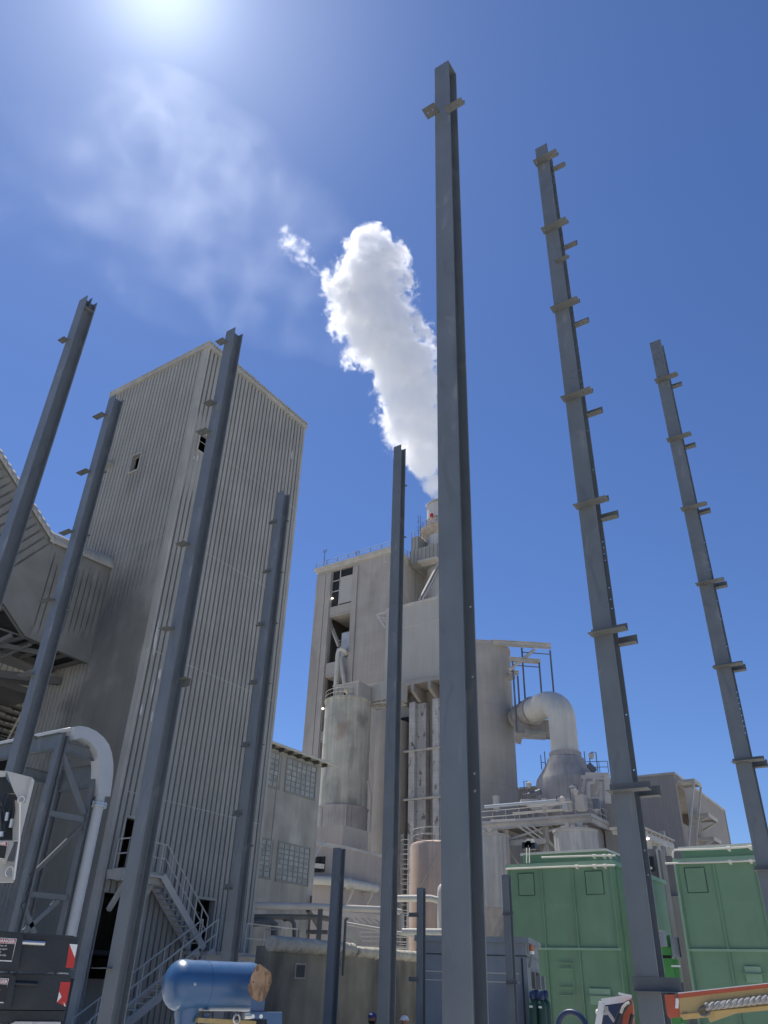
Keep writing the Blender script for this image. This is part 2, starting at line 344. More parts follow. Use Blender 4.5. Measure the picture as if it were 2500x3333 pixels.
# left group
x, y = at(63.3, 16.0)
column(x, y, topz(42.3, 16.0), 'leftmost steel column with two stiffener plates at its head and rows of bolt holes', cap='stiffener',
       wholes=[hz(a, b, x, y, u, .017) for a, b, u in ((216/K, 1187/K, -.07), (188/K, 1276/K, -.07))] + [hz(q/K, b/K, x, y, u, .017) for (q, b, u) in ((165, 1348, -.07), (161, 1361, -.07), (152, 1389, -.07), (147, 1403, -.07), (134, 1445, -.07), (129, 1459, -.07), (185, 1359, .065), (181, 1373, .065), (171, 1400, .065), (167, 1415, .065), (154, 1457, .065), (150, 1471, .065))],
       cleats=[('L', 148, 733, .12, .15, .02)])
x, y = at(58.8, 20.3)
column(x, y, topz(36.6, 20.3), 'second steel column from the left, standing before the left edge of the corrugated tower',
       cleats=[('L', a, b, .32, .19, .02) for a, b in ((220, 893), (187, 1015), (148, 1145), (108, 1293), (68, 1455))] + [('R', a, b, .10, .10, .03) for a, b in ((237, 1030), (198, 1165), (150, 1325), (105, 1600))],
       wholes=[hz(a/K, b/K, x, y, u, .015) for a, b, u in ((372, 1300, -.07), (368, 1316, -.07), (366, 1325, -.07), (388, 1305, .05), (380, 1323, .05), (378, 1332, .05), (108, 2257, -.07), (100, 2280, -.07), (92, 2300, -.07), (118, 2262, .05), (110, 2285, .05), (95, 2320, .05))])
x, y = at(49.9, 15.6)
column(x, y, topz(43.2, 15.6), 'steel column rising in front of the corner of the corrugated tower, foot by the blue tank',
       cleats=[('L', a, b, .14, .20, .02) for a, b in ((492, 738), (472, 872), (420, 1177), (385, 1360), (243, 2093))] + [('L', 462, 933, .2, .2, .02), ('R', 405, 1475, .20, .16, -.14)],
       wholes=[hz(a/K, b/K, x, y, u, .015) for a, b, u in ((773, 1065, -.08), (773, 1074, -.08), (772, 1083, -.08), (786, 1072, .04), (735, 1303, -.02), (675, 1620, .07), (670, 1640, .07), (600, 2100, .07), (595, 2120, .07), (480, 2755, .07), (472, 2790, .07), (466, 2830, .07), (462, 2850, .07))])
x, y = at(43.35, 22.3)
column(x, y, topz(32.3, 22.3), 'steel column with stepped cleats standing before the right side of the corrugated tower',
       cleats=[('L', a, b, .14, .12, .14) for a, b in ((597, 1128), (580, 1234), (565, 1349), (547, 1475), (532, 1611), (512, 1760), (492, 1921))] + [('R', a, b, .08, .08, .03) for a, b in ((614, 1130), (600, 1240), (588, 1350), (575, 1480), (560, 1611), (550, 1830))],
       wholes=[hz(540, b, x, y, .03, .015) for b in (1665, 1700, 1742, 1758, 1820, 1840, 1900, 1915, 1960)])
x, y = at(33.25, 21.9)
column(x, y, topz(36.3, 21.9), 'slim steel column standing between the silo and the tallest column',
       cleats=[('R', a, b, .09, .09, .03) for a, b in ((882, 1054), (880, 1165))],
       holes=[hz(a, b, x, y, u, .017) for a, b, u in ((858, 975, .11), (858, 982, .11), (858, 990, .11), (872, 975, -.03))] + [], wholes=[hz(840, b, x, y, -.02, .016) for b in (1180, 1190, 1410, 1420, 1445, 1455, 1465, 1475, 1500, 1512, 1640, 1850, 1930)])
x, y = at(36.75, 28.6)
column(x, y, topz(7.75, 28.6), 'short steel column standing in front of the low dusty wall', holes=[hz(720, b, x, y, -.06, .014) for b in (1963, 1972)])
x, y = at(31.1, 26.4)
column(x, y, topz(5.5, 26.4), 'short narrow steel column left of the grey kiosk with cleats on its left side', bf=.20, d=.20, cleats=[('L', 895, 1980, .22, .10, .12), ('L', 892, 2120, .20, .10, .12)],
       holes=[hz(910, b, x, y, -.04, .012) for b in (1930, 1936)])
x, y = at(25.4, 25.4)
column(x, y, topz(6.4, 25.4), 'short narrow steel column standing before the grey kiosk with brackets on its right side', bf=.21, d=.20,
       cleats=[('W', 1100, 1977, -.04, .06, .10, .09), ('W', 1105, 2126, -.04, .08, .10, .09)], holes=[hz(1095, b, x, y, .05, .012) for b in (1902, 1912, 1922)])
# ---------------------------------------------------------------- corrugated tower
def sheet(mb, P0, U, N, length, z0, z1, pitch=0.3, depth=0.055, open_=(), fade=None, nz=1, prof=(0.0, 0.66, 0.72, 0.90, 0.96)):
    """ribbed cladding along U, ribs upright, front towards N; openings (s0, s1, z0, z1) are left out; fade(s, z) in 0..1 flattens the ribs"""
    P0, U, N = V(P0), V(U), V(N); ss = []; n = max(1, round(length/pitch)); p = length/n
    for i in range(n):
        for k, q in enumerate(prof[:-1] if len(prof) == 5 else prof): ss.append((i*p + q*p, 1.0 if k in (2, 3) else 0.0))
        # order: outer start, outer end, groove start, groove end
    ss.append((length, 0.0))
    ss = [s for s in ss]
    out = []
    for i in range(n):
        out += [(i*p, 0), (i*p + prof[1]*p, 0), (i*p + prof[2]*p, 1), (i*p + prof[3]*p, 1), (i*p + prof[4]*p, 0)]
    out.append((length, 0)); ss = out
    zs = {z0, z1} | {z0 + (z1-z0)*k/nz for k in range(nz+1)}
    for o in open_: zs |= {o[2], o[3]}
    zs = sorted(z for z in zs if z0 <= z <= z1)
    vs = []; fs = []
    for z in zs:
        for s, gdep in ss:
            dd = depth*gdep
            if fade: dd *= fade(s, z)
            q = P0 + U*s - N*dd; vs.append((q.x, q.y, z))
    m = len(ss); flip = U.cross(V((0,0,1))).dot(N) < 0
    for j in range(len(zs)-1):
        zc = (zs[j]+zs[j+1])/2
        for i in range(m-1):
            sc_ = (ss[i][0]+ss[i+1][0])/2
            if any(o[0] < sc_ < o[1] and o[2] < zc < o[3] for o in open_): continue
            f = (j*m+i, j*m+i+1, (j+1)*m+i+1, (j+1)*m+i)
            fs.append(f[::-1] if flip else f)
    return mb.add(vs, fs)
BX, BY, BX2, BY2, BH = 21.5, 27.6, 30.5, 36.1, 34.2
tw_ = thing('corrugated_tower', 'tall windowless tower clad in dusty ribbed metal, dark openings in both faces', 'tower', (26, 31.8, 0))
def caked(s, z):   # left face: dust cake smooths the ribs low down near the corner
    y = BY + s; n = noise.noise(V((y*0.7, z*0.25, 3)))*0.5
    lim = 19.6 - abs(y - 28.5)*0.9 + n*3
    a = min(1, max(0.0, (z - lim + 1.5)/3.0))
    side = min(1, max(0, (y - 31.2 - max(0, 15-z)*0.15 + n)/1.0))
    wob = 1.0 if z > 21 else 0.85
    return max(0.05, max(a, side)*wob)
win = (31.95-BY-0.45, 31.95-BY+0.45, 26.75, 27.75)
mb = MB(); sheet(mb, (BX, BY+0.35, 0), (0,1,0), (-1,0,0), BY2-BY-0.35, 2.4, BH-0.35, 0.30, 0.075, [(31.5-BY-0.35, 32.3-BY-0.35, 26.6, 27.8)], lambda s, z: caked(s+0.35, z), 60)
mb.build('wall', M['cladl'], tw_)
op = [(0.6, 1.55, 26.85, 28.15), (0.62, 2.35, 6.2, 8.15), (0.3, 1.9, 0.0, 5.3), (5.15, 6.35, 3.42, 5.55)]
def caked2(s, z):
    a = 1.0
    if s < 0.9 and 24.5 < z < 29.6: a = 0.25
    if z < 2.2: a = 0.5
    return a
mb = MB(); sheet(mb, (BX, BY, 0), (1,0,0), (0,-1,0), BX2-BX, 0.0, BH-0.35, 0.3, 0.11, op, caked2, 40, prof=(0.0, 0.60, 0.64, 0.90, 0.94))
mb.build('wall', M['clad'], tw_)
mb = MB(); sheet(mb, (BX2, BY, 0), (0,1,0), (1,0,0), BY2-BY, 0, BH-0.35, 0.5, 0.05); sheet(mb, (BX2, BY2, 0), (-1,0,0), (0,1,0), BX2-BX, 0, BH-0.35, 0.5, 0.05)
mb.build('wall', M['clad'], tw_)
mb = MB(); mb.box(BX-0.02, BX+0.02, BY-0.03, BY+0.35, 0, BH-0.35).box(BX-0.021, BX+0.12, BY-0.034, BY-0.004, 0, BH-0.35); mb.box(BX2-0.14, BX2+0.03, BY-0.035, BY-0.003, 0, BH-0.35)
for z in (6.0, 12.1, 18.2, 24.3, 30.4): mb.box(BX-0.028, BX-0.003, BY-0.04, BY+0.36, z, z+0.1)
mb.build('corner_trim', M['trim'], tw_)
mb = MB(); mb.box(BX-0.12, BX2+0.12, BY-0.12, BY2+0.12, BH-0.35, BH-0.08); mb.box(BX+.3, BX2-.3, BY+.3, BY2-.3, BH-0.6, BH-0.36)
mb.build('roof_trim', M['trim'], tw_)
mb = MB(); n = 46
for i in range(n):   # corrugated roof ends over the right face
    xx = BX - 0.1 + (BX2-BX+0.2)*i/n; dz = 0.01*rnd.random()
    mb.box(xx, xx+0.12, BY-0.2-0.03*rnd.random(), BY2+0.15, BH-0.075, BH+0.03+dz+(0.03 if rnd.random() < .3 else 0))
mb.box(BX-0.15, BX2+0.15, BY-0.1, BY2+0.1, BH-0.079, BH-0.01)
mb.build('roof', M['trim'], tw_)
def frame(name, parent, mat_, plane, c, a0, a1, z0, z1, t=0.08, out=0.06, inn=0.25):
    mb = MB()
    for (p0, p1, q0, q1) in ((a0-t, a0, z0-t, z1+t), (a1, a1+t, z0-t, z1+t), (a0, a1, z1, z1+t), (a0, a1, z0-t, z0)):
        if plane == 'X': mb.box(c-out, c+inn, p0, p1, q0, q1)
        else: mb.box(p0, p1, c-out, c+inn, q0, q1)
    return mb.build(name, mat_, parent)
frame('window_frame', tw_, M['trim'], 'X', BX, 31.55, 32.25, 26.65, 27.75, .10, .06)
frame('window_frame', tw_, M['trim'], 'Y', BY, 22.12, 23.0, 26.9, 28.1, .10, .06)
frame('door_frame', tw_, M['trim'], 'Y', BY, 22.14, 23.85, 6.2, 8.12, .09, .05)
frame('door_frame', tw_, M['trim'], 'Y', BY, 26.7, 27.8, 3.44, 5.5, .10, .10)
mb = MB(); mb.tube([(BX+.3, 34.35, 28), (BX-.55, 34.35, 27.9)], .22, 14).tube([(BX-.4, 34.35, 27.92), (BX-.56, 34.35, 27.9)], .25, 14)
mb.build('vent_pipe', M['trim'], tw_, True)
mb = MB()   # patches where the coating peeled off to bare sheet
for (px, py, hh, ww) in ((510, 2060, .95, .07), (506, 2100, .5, .05), (548, 2175, .55, .10), (520, 2195, .3, .08), (498, 2240, .5, .03), (528, 2290, .8, .06), (495, 2330, .3, .05), (1070-82, 1440, .3, .05), (950, 1480, .35, .05), (643, 1492, .22, .06), (632, 1490, .12, .05), (545, 2005, .3, .03), (460, 2310, .3, .05)):
    p = PY(px, py, BY-0.012)
    if p.x < BX + .05: continue
    n = 9; pts = []
    for k in range(n):
        a = 2*math.pi*k/n; pts.append((p.x + ww*math.cos(a)*rnd.uniform(.6, 1.1), BY-0.006, p.z + hh*math.sin(a)*rnd.uniform(.75, 1.1)))
    MB().prism(pts, (0, -0.004, 0)).build('peeled_patch', M['flake'], tw_)
for z in (9.1, 15.3, 21.4, 27.5):
    MB().box(BX+.36, BX2-.15, BY-.0035, BY-.0005, z, z+.035).build('sheet_lap', M['trim'], tw_)
    if z > 20: MB().box(BX-.0035, BX-.0005, BY+.4, BY2-.02, z, z+.035).build('sheet_lap', M['trim'], tw_)
# floors seen in the openings
for q in ((BY+.9, 26.3, 26.5), (BY+.5, 5.9, 6.1), (BY+.5, 3.2, 3.35)): MB().box(BX+.4, BX2-.4, q[0], BY2-.4, q[1], q[2]).build('floor', M['dark'], tw_)
for z in (4.0, 4.5, 5.0): MB().box(26.2, 28.2, BY+1.2, BY+1.6, z, z+.12).build('inner_step', M['trim'], tw_)
# crops used while measuring: origin and scale -> photo pixels
def crop(ox, oy, s): return lambda x, y: (ox + x/s, oy + y/s)
cA, cB, cC, cD = crop(950, 1600, 2.552), crop(950, 2200, 2.552), crop(1500, 2050, 2.552), crop(1950, 2400, 3.016)
cE, cF, cG, cH = crop(1550, 2700, 1.7463), crop(750, 2850, 2.212), crop(1550, 2450, 4.1475), crop(2000, 2600, 4.423)
c3 = crop(0, 1600, 2.37); c5 = crop(0, 2300, 3.687); c6 = crop(0, 2800, 3.687); c7 = crop(300, 2500, 2.655); c9 = crop(1950, 2950, 3.016)
def azp(p): r = ray(*p); return math.degrees(math.atan2(r.y, r.x))
M.update(
 ribbed=mat('pale_ribbed_cladding', (0.42, 0.40, 0.355), 0.8, var=0.06, scale=0.2, streak=0.04),
 silo=mat('stained_silo_concrete', (0.46, 0.44, 0.36), 0.9, var=0.10, scale=0.5, streak=0.16, bump=0.3, bscale=3, stain=(0.29,0.285,0.245), srange=(0.5,0.66), sscale=0.4, patches=[(-1.8, -.8, 32.0, 1.6, 1.6, 3.6, (0.34, 0.255, 0.20), .5), (-1.6, -2.4, 22.0, 1.4, 1.4, 2.2, (0.26,0.26,0.22), .7), (-2.6, -1.4, 17.5, 1.6, 1.6, 1.6, (0.25,0.25,0.215), .7), (-.6, -3.0, 33.5, 1.2, 1.2, 1.5, (0.26,0.25,0.21), .7)]),
 pink=mat('pinkish_dusty_wall', (0.42, 0.365, 0.325), 0.92, var=0.09, scale=0.4, streak=0.06, bump=0.2, bscale=3),
 orange=mat('orange_dusty_tank', (0.50, 0.385, 0.30), 0.9, var=0.10, scale=0.4, streak=0.14, bump=0.2, bscale=4, lines=(1.45, 2, 0.12)),
 vessel=mat('dusty_grey_vessel', (0.36, 0.33, 0.30), 0.75, var=0.12, scale=0.6, streak=0.14, bump=0.2, bscale=3),
 duct=mat('cream_duct_paint', (0.52, 0.50, 0.44), 0.7, var=0.08, scale=0.5, streak=0.08),
 dusty=mat('dust_covered_steel', (0.46, 0.43, 0.385), 0.9, var=0.12, scale=0.7),
 tank=mat('streaked_ribbed_tank', (0.48, 0.455, 0.41), 0.8, var=0.08, scale=0.8, streak=0.18),
 shed=mat('brown_grey_shed_cladding', (0.33, 0.30, 0.265), 0.85, var=0.07, scale=0.15, streak=0.05),
 block=mat('painted_block_pier', (0.52, 0.51, 0.49), 0.9, var=0.12, scale=0.8, stain=(0.2,0.17,0.16), srange=(0.58,0.66), sscale=1.3, lines=(1.05, 2, 0.35)),
 glass=mat('dusty_window_glass', (0.33, 0.33, 0.30), 0.4, var=0.28, scale=2.6, streak=0.1),
 mull=mat('window_mullion', (0.13, 0.128, 0.12), 0.8, var=0.1), winbar=mat('dusty_window_bar', (0.25, 0.245, 0.22), 0.8, var=0.1),
 red=mat('red_beacon_glass', (0.5, 0.02, 0.02), 0.3, var=0),
 stackm=mat('pale_stack_steel', (0.50, 0.49, 0.46), 0.7, var=0.06, scale=0.3, streak=0.12),
 rust=mat('rust_stained_steel', (0.38, 0.325, 0.27), 0.85, var=0.25, scale=0.7),
)
def railing(pts, h=1.1, step=1.5, r=0.03, mids=1, toe=False, closed=False):
    mb = MB(); pts = [V(p) for p in pts]; up = V((0,0,1))
    for k in range(mids + 1): mb.tube([p + up*(h*(k+1)/(mids+1)) for p in pts], r, 6, closed)
    segs = list(zip(pts, pts[1:] + ([pts[0]] if closed else [])))
    if not closed: segs = list(zip(pts[:-1], pts[1:]))
    for a, b in segs:
        n = max(1, round((b-a).length/step))
        for k in range(n + 1):
            q = a.lerp(b, k/n); mb.tube([q, q + up*h], r, 6)
        if toe: mb.beam(a + up*0.08, b + up*0.08, 0.02, 0.16)
    return mb
def ribs_cyl(mb, c, r, z0, z1, n=48, depth=0.05, rise=None):
    prof = []; m = n*4
    vs = []; fs = []
    for j, z in enumerate((z0, z1)):
        for k in range(m):
            a = 2*math.pi*k/m; rr = r + (depth if k % 4 in (0, 1) else 0)
            vs.append((c[0]+rr*math.cos(a), c[1]+rr*math.sin(a), z))
    for k in range(m): fs.append((k, (k+1) % m, m + (k+1) % m, m + k))
    fs.append(tuple(range(m, 2*m)))
    return mb.add(vs, fs)
# ---------------------------------------------------------------- tall concrete tower
TX, TY0, TY1, TH = 100.0, 66.56, 83.3, 68.4
t = thing('concrete_tower', 'tall beige concrete tower with an open bay of machinery floors and a railed flat roof', 'tower', (110, 75, 0))
def ty(p): return PX(*p, TX).y
def tz(p): return PX(*p, TX).z
yl, yr = ty(cA(338, 700)), ty(cA(512, 640))
lv = [tz(cA(500, 975)), tz(cA(500, 915)), tz(cA(480, 1480)), tz(cA(480, 1385)), tz(cA(515, 612))]
levels = [(lv[0]-.2, lv[1]), (lv[2]-.2, lv[3])]
z3 = lv[2] - (lv[0] - lv[2])*1.0
levels += [(z3, z3 + 1.5), (z3 - 9.5, z3 - 8), (z3 - 19, z3 - 17.5), (z3 - 28, z3 - 26.5)]
mb = MB()
mb.box(TX, TX+.8, yl, TY1, 0, TH); mb.box(TX, TX+.8, TY0, yr, 0, TH); mb.box(TX, TX+.8, yr, yl, lv[4], TH)
mb.box(TX+.8, TX+16, TY1-.8, TY1, 0, TH); mb.box(TX+.8, TX+16, TY0, TY0+.8, 0, TH); mb.box(TX+15.2, TX+16, TY0+.8, TY1-.8, 0, TH)
mb.build('wall', M['pour'], t)
for q0, q1 in ((TY1-2.1, TY1-.0), (yl+.15, yl+1.3), (yr-1.15, yr-.05)):
    MB().box(TX-.22, TX-.003, q0, q1, 0, TH-1.3).build('pilaster', M['concrete'], t)
mb = MB().box(TX-.6, TX+16.5, TY0-.6, TY1+.6, TH, TH+.45).box(TX-.35, TX+16.2, TY0-.35, TY1+.35, TH-.5, TH-.003); mb.build('roof', M['dusty'], t)
for z0, z1 in levels:
    MB().box(TX+.1, TX+9, yr+.01, yl-.01, z0-.35, z0-.02).build('floor_slab', M['concrete'], t)
    mb = MB(); sheet(mb, (TX+.05, yr+.02, 0), (0,1,0), (-1,0,0), yl-yr-.04, z0, z1, 4.0, .01)
    n = 7
    for k in range(n): mb.box(TX-.02, TX+.045, yr+.02, yl-.02, z0+(z1-z0)*k/n, z0+(z1-z0)*(k+.55)/n)
    mb.build('spandrel', M['ribbed'], t)
MB().box(TX+8.7, TX+9, yr+.1, yl-.1, 0, TH-2).build('back_wall', M['concrete'], t)
# glazed top bay: left strip of panes and a big blank panel
yp = ty(cA(400, 700))
MB().box(TX+.15, TX+.3, yr+.05, yp-.1, lv[1]+.3, tz(cA(515, 683))).build('panel', M['ribbed'], t)
mb = MB(); zt = lv[4]-.1; zb = lv[1]+.1
mb.box(TX+.1, TX+.25, yp-.08, yp+.08, zb, zt); 
for f in (0.28, .58): mb.box(TX+.1, TX+.25, yp+.08, yl-.02, zb+(zt-zb)*(1-f)-.06, zb+(zt-zb)*(1-f)+.06)
mb.box(TX+.1, TX+.25, yr+.02, yp-.08, tz(cA(515, 683))-.1, tz(cA(515, 683))+.06)
mb.build('window_frame', M['dusty'], t)
MB().box(TX+.32, TX+.36, yr+.05, yl-.03, zb, zt-.1).build('window_glass', M['dark'], t)
for p, w_ in ((cA(785, 552), .55), (cA(972, 620), .0)):
    if w_: q = PX(*p, TX); mb = MB(); mb.box(TX-.08, TX-.02, q.y-.5, q.y+.5, q.z-.8, q.z+.8); o = mb.build('vent_frame', M['dusty'], t); MB().box(TX-.12, TX-.083, q.y-.3, q.y+.3, q.z-.6, q.z+.6).build('vent', M['concrete'], o)
q = PY(*cA(972, 620), TY0); mb = MB().box(q.x-.5, q.x+.5, TY0-.08, TY0-.02, q.z-.8, q.z+.8); o = mb.build('vent_frame', M['dusty'], t); MB().box(q.x-.3, q.x+.3, TY0-.12, TY0-.083, q.z-.6, q.z+.6).build('vent', M['concrete'], o)
railing([(TX-.3, TY1+.3, TH+.45), (TX-.3, TY0-.3, TH+.45), (TX+9, TY0-.3, TH+.45)], 1.15, 2.4, .04).build('roof_railing', M['raild'], t)
for (p0, p1, nm, lab) in ((cA(264, 642), cA(268, 482), 'mast', 'tall thin mast standing on the left end of the concrete tower roof'), (cA(537, 552), cA(540, 492), 'mast', 'short two-armed mast at the middle of the concrete tower roof railing')):
    a = PX(*p0, TX+.2); b = zD(*p1, math.hypot(a.x, a.y)); a.z = TH + .45
    r_ = thing('mast', lab, 'mast', a, None)
    mb = MB().tube([a, (a.x, a.y, b)], .07, 8); mb.build('pole', M['raild'], r_)
    mb = MB().box(a.x-.2, a.x+.2, a.y-.25, a.y+.25, a.z, a.z+.3); mb.build('base', M['rust'], r_)
    if b - a.z < 5: mb = MB().tube([(a.x, a.y-.35, b), (a.x, a.y-.35, b-.5), (a.x, a.y+.35, b-.5), (a.x, a.y+.35, b)], .06, 6); mb.build('arm', M['raild'], r_)
# machinery on the open floors
f2 = levels[1][1]
eq = thing('filter_vessel', 'pale box-shaped vessel with a round manhole on the second open floor of the concrete tower', 'vessel', (TX+3, yr+2, levels[1][0]))
a, b = PX(*cA(405, 1350), TX+1.2), PX(*cA(482, 1160), TX+1.2)
MB().box(TX+1.2, TX+4.5, yr+.3, a.y, levels[1][0], b.z).build('body', M['white'], eq)
q = PX(*cA(440, 1340), TX+1.0); MB().tube([(TX+1.19, q.y, q.z), (TX+.7, q.y, q.z)], .75, 20).build('manhole', M['dusty'], eq, True)
pts = [PX(*cA(455, 1345), TX-.2), PX(*cA(440, 1318), TX-.9), PX(*cA(415, 1308), TX-1.2), PX(*cA(392, 1316), TX-1.3), PX(*cA(384, 1350), TX-1.3)]
pts.append(V((pts[-1].x, pts[-1].y, zD(*cA(392, 1610), math.hypot(pts[-1].x, pts[-1].y)) - 1)))
tag(MB().tube(pts, .42, 14).build('downpipe', M['duct'], None, True, loc=pts[-1]), 'pale round duct bending out of the tower bay and dropping to the silo-top hut', 'duct')
a = PX(*cA(405, 1385), TX-.9); b = PX(*cA(440, 1600), TX-.9)
tag(MB().tube([a, b], .4, 12).build('sloping_duct', M['dusty'], None, True, loc=b), 'dull slanting duct beside the pale downpipe in front of the tower bay', 'duct')
st = thing('inner_stair', 'small steel stair inside the second open floor of the concrete tower', 'stair', (TX+2, yl-2, levels[1][0]))
a, b = PX(*cA(318, 1120), TX+.9), PX(*cA(385, 1290), TX+.9)
for dx in (0, .9): MB().beam(a + V((dx,0,0)), b + V((dx,0,0)), .06, .3).build('stringer', M['dusty'], st)
for k in range(1, 12): q = a.lerp(b, k/12); MB().box(q.x+.05, q.x+.85, q.y-.15, q.y+.15, q.z-.03, q.z+.03).build('tread', M['dusty'], st)
mb = railing([a + V((-.05,0,.1)), b + V((-.05,0,.1))], 1.1, .9, .035); mb.build('handrail', M['galv'], st)
railing([b + V((-.05,0,0)), b + V((-.05,-1.6,0))], 1.1, .8, .035).build('handrail', M['galv'], st)
lp = PX(*cA(333, 888), TX+.28)
lamp = bpy.data.materials.new('lit_lamp'); lamp.use_nodes = True; lamp.node_tree.nodes['Principled BSDF'].inputs['Emission Color'].default_value = (1, .9, .75, 1); lamp.node_tree.nodes['Principled BSDF'].inputs['Emission Strength'].default_value = 3
def floodlight(p, lab, s=.18):
    o = MB().sphere(p, s, 10, 6, (1, 1.4, .7)).build('floodlight', lamp, None, True, loc=p); return tag(o, lab, 'lamp', None)
floodlight(PX(*cA(336, 887), TX+.0), 'lit floodlight glowing at the left edge of the top glazed bay of the tower')
floodlight(PX(*cB(258, 271), TX+.0), 'lit floodlight in the tower bay just left of the stained silo top')
# ---------------------------------------------------------------- chimney
SD, SAZ, SR = 127.0, 29.39, 3.0
sx, sy = SD*math.cos(R(SAZ)), SD*math.sin(R(SAZ))
zt = zt_ch = zD(*cA(1175, 52), SD-SR)
zp = zD(*cA(1200, 283), SD-SR)
s_ = thing('chimney', 'pale round chimney venting white steam behind the concrete tower', 'chimney', (sx, sy, 0))
mb = MB().lathe((sx, sy), [(SR, 0), (SR, zt), (SR-.15, zt+.02), (SR-.15, zt-3)], 48, cap=False); mb.build('shaft', M['stackm'], s_, True)
for z in (zt-.5, zp+2.2, zp-4.5, zp-7): MB().lathe((sx, sy), [(SR+.01, z-.12), (SR+.16, z-.12), (SR+.16, z+.12), (SR+.01, z+.12)], 48, cap=False).build('hoop', M['rust'], s_)
mb = MB().lathe((sx, sy), [(SR+.005, zp-1.4), (SR+1.35, zp-.12), (SR+1.35, zp+.12), (SR+.005, zp+.12)], 48, cap=False); pf = mb.build('platform', M['rust'], s_)
ring = [(sx+(SR+1.3)*math.cos(2*math.pi*k/24), sy+(SR+1.3)*math.sin(2*math.pi*k/24), zp+.12) for k in range(24)]
railing(ring, 1.2, 1.2, .035, closed=True).build('railing', M['raild'], pf)
q = PD(*cA(1161, 197), SD-SR-1); bo = MB().lathe((q.x, q.y), [(.30, q.z-.45), (.33, q.z+.3), (.2, q.z+.45)], 10); bo.build('beacon', M['red'], s_, True)
MB().lathe((q.x, q.y), [(.3, q.z-1.0), (.2, q.z-.46)], 8).build('beacon_base', M['orange'], s_)
# boxed housings round the chimney
h = thing('chimney_housing', 'ribbed beige housing wrapped round the foot of the chimney', 'housing', (sx-6, sy, 0))
HX = 105.0
a, b = PX(*cA(980, 492), HX), PX(*cA(1223, 428), HX); zb = PX(*cA(1100, 572), HX).z
mb = MB(); sheet(mb, (HX, b.y-2.8, 0), (0,1,0), (-1,0,0), a.y-b.y+2.8, zb, a.z, .8, .12); mb.box(HX+.15, HX+7, b.y-2.8, a.y, zb, a.z-.02); mb.build('wall', M['clad'], h)
a2, b2 = PX(*cA(993, 382), HX+1), PX(*cA(1050, 362), HX+1)
mb = MB(); sheet(mb, (HX+1, b2.y, 0), (0,1,0), (-1,0,0), a2.y-b2.y, a.z, a2.z, .8, .12); mb.box(HX+1.15, HX+6.5, b2.y, a2.y, a.z, a2.z-.02); sheet(mb, (HX+1.15, b2.y-.01, 0), (1,0,0), (0,-1,0), 5.3, a.z, a2.z-.02, .8, .12); mb.build('upper_wall', M['clad'], h)
railing([(HX+1, a2.y, a2.z), (HX+1, b2.y, a2.z), (HX+6, b2.y, a2.z)], 1.2, 1.0, .035).build('railing', M['raild'], h)
q = PX(*cA(1060, 330), HX+2); mb = MB()
for dy in (-.25, .25): mb.tube([(q.x, q.y+dy, a2.z), (q.x, q.y+dy, q.z+3.2)], .035, 6)
for k in range(9): mb.tube([(q.x, q.y-.25, a2.z+.5+k*.5), (q.x, q.y+.25, a2.z+.5+k*.5)], .025, 5)
for k in range(3): mb.tube([(q.x, q.y-.4, a2.z+2.2+k*1.2), (q.x-.6, q.y-.3, a2.z+2.2+k*1.2), (q.x-.6, q.y+.3, a2.z+2.2+k*1.2), (q.x, q.y+.4, a2.z+2.2+k*1.2)], .025, 5)
mb.build('cage_ladder', M['raild'], h)
MB().beam(PX(*cA(1065, 600), HX+.5), PX(*cA(1223, 560), HX+.5), 2.0, .35).build('gangway', M['dusty'], h)
# props carrying the housing
for (u0, v0, u1, v1) in ((1062, 905, 1225, 590), (1085, 900, 1240, 610)):
    MB().ibeam(PD(*cA(u0, v0), 117), PD(*cA(u1, v1), 121), .45, .45, .04).build('prop', M['dusty'], h)
def cage_ladder(x, y, z0, z1, label, nx=-1, ny=0, m='galv', w_=.5, parent=None):
    mb = MB(); sxv, syv = -ny, nx
    P = lambda u, o, z: (x + sxv*u + nx*o, y + syv*u + ny*o, z)
    for u in (-w_/2, w_/2): mb.tube([P(u, .2, z0), P(u, .2, z1+1.1)], .03, 5)
    k = z0+.3
    while k < z1+1: mb.tube([P(-w_/2, .2, k), P(w_/2, .2, k)], .018, 4); k += .45
    k = z0 + 2.4
    while k < z1+1.1:
        mb.tube([P(-w_*.6, .2, k), P(-w_*.7, .6, k), P(-w_*.35, .95, k), P(w_*.35, .95, k), P(w_*.7, .6, k), P(w_*.6, .2, k)], .025, 4); k += 1.3
    for u, o in ((-w_*.7, .6), (-w_*.35, .95), (w_*.35, .95), (w_*.7, .6)): mb.tube([P(u, o, z0+2.4), P(u, o, z1+1.0)], .02, 4)
    o = mb.build('cage_ladder', M[m], parent, loc=(x, y, z0)) if parent is None else mb.build('cage_ladder', M[m], parent)
    if parent is None: tag(o, label, 'ladder', None)
    return o
q = PY(*cA(1040, 800), TY0-.1)
cage_ladder(q.x, TY0-.1, PY(*cA(1035, 905), TY0-1).z, TH, 'caged ladder climbing the narrow side of the concrete tower to its roof', 0, -1, w_=.8)
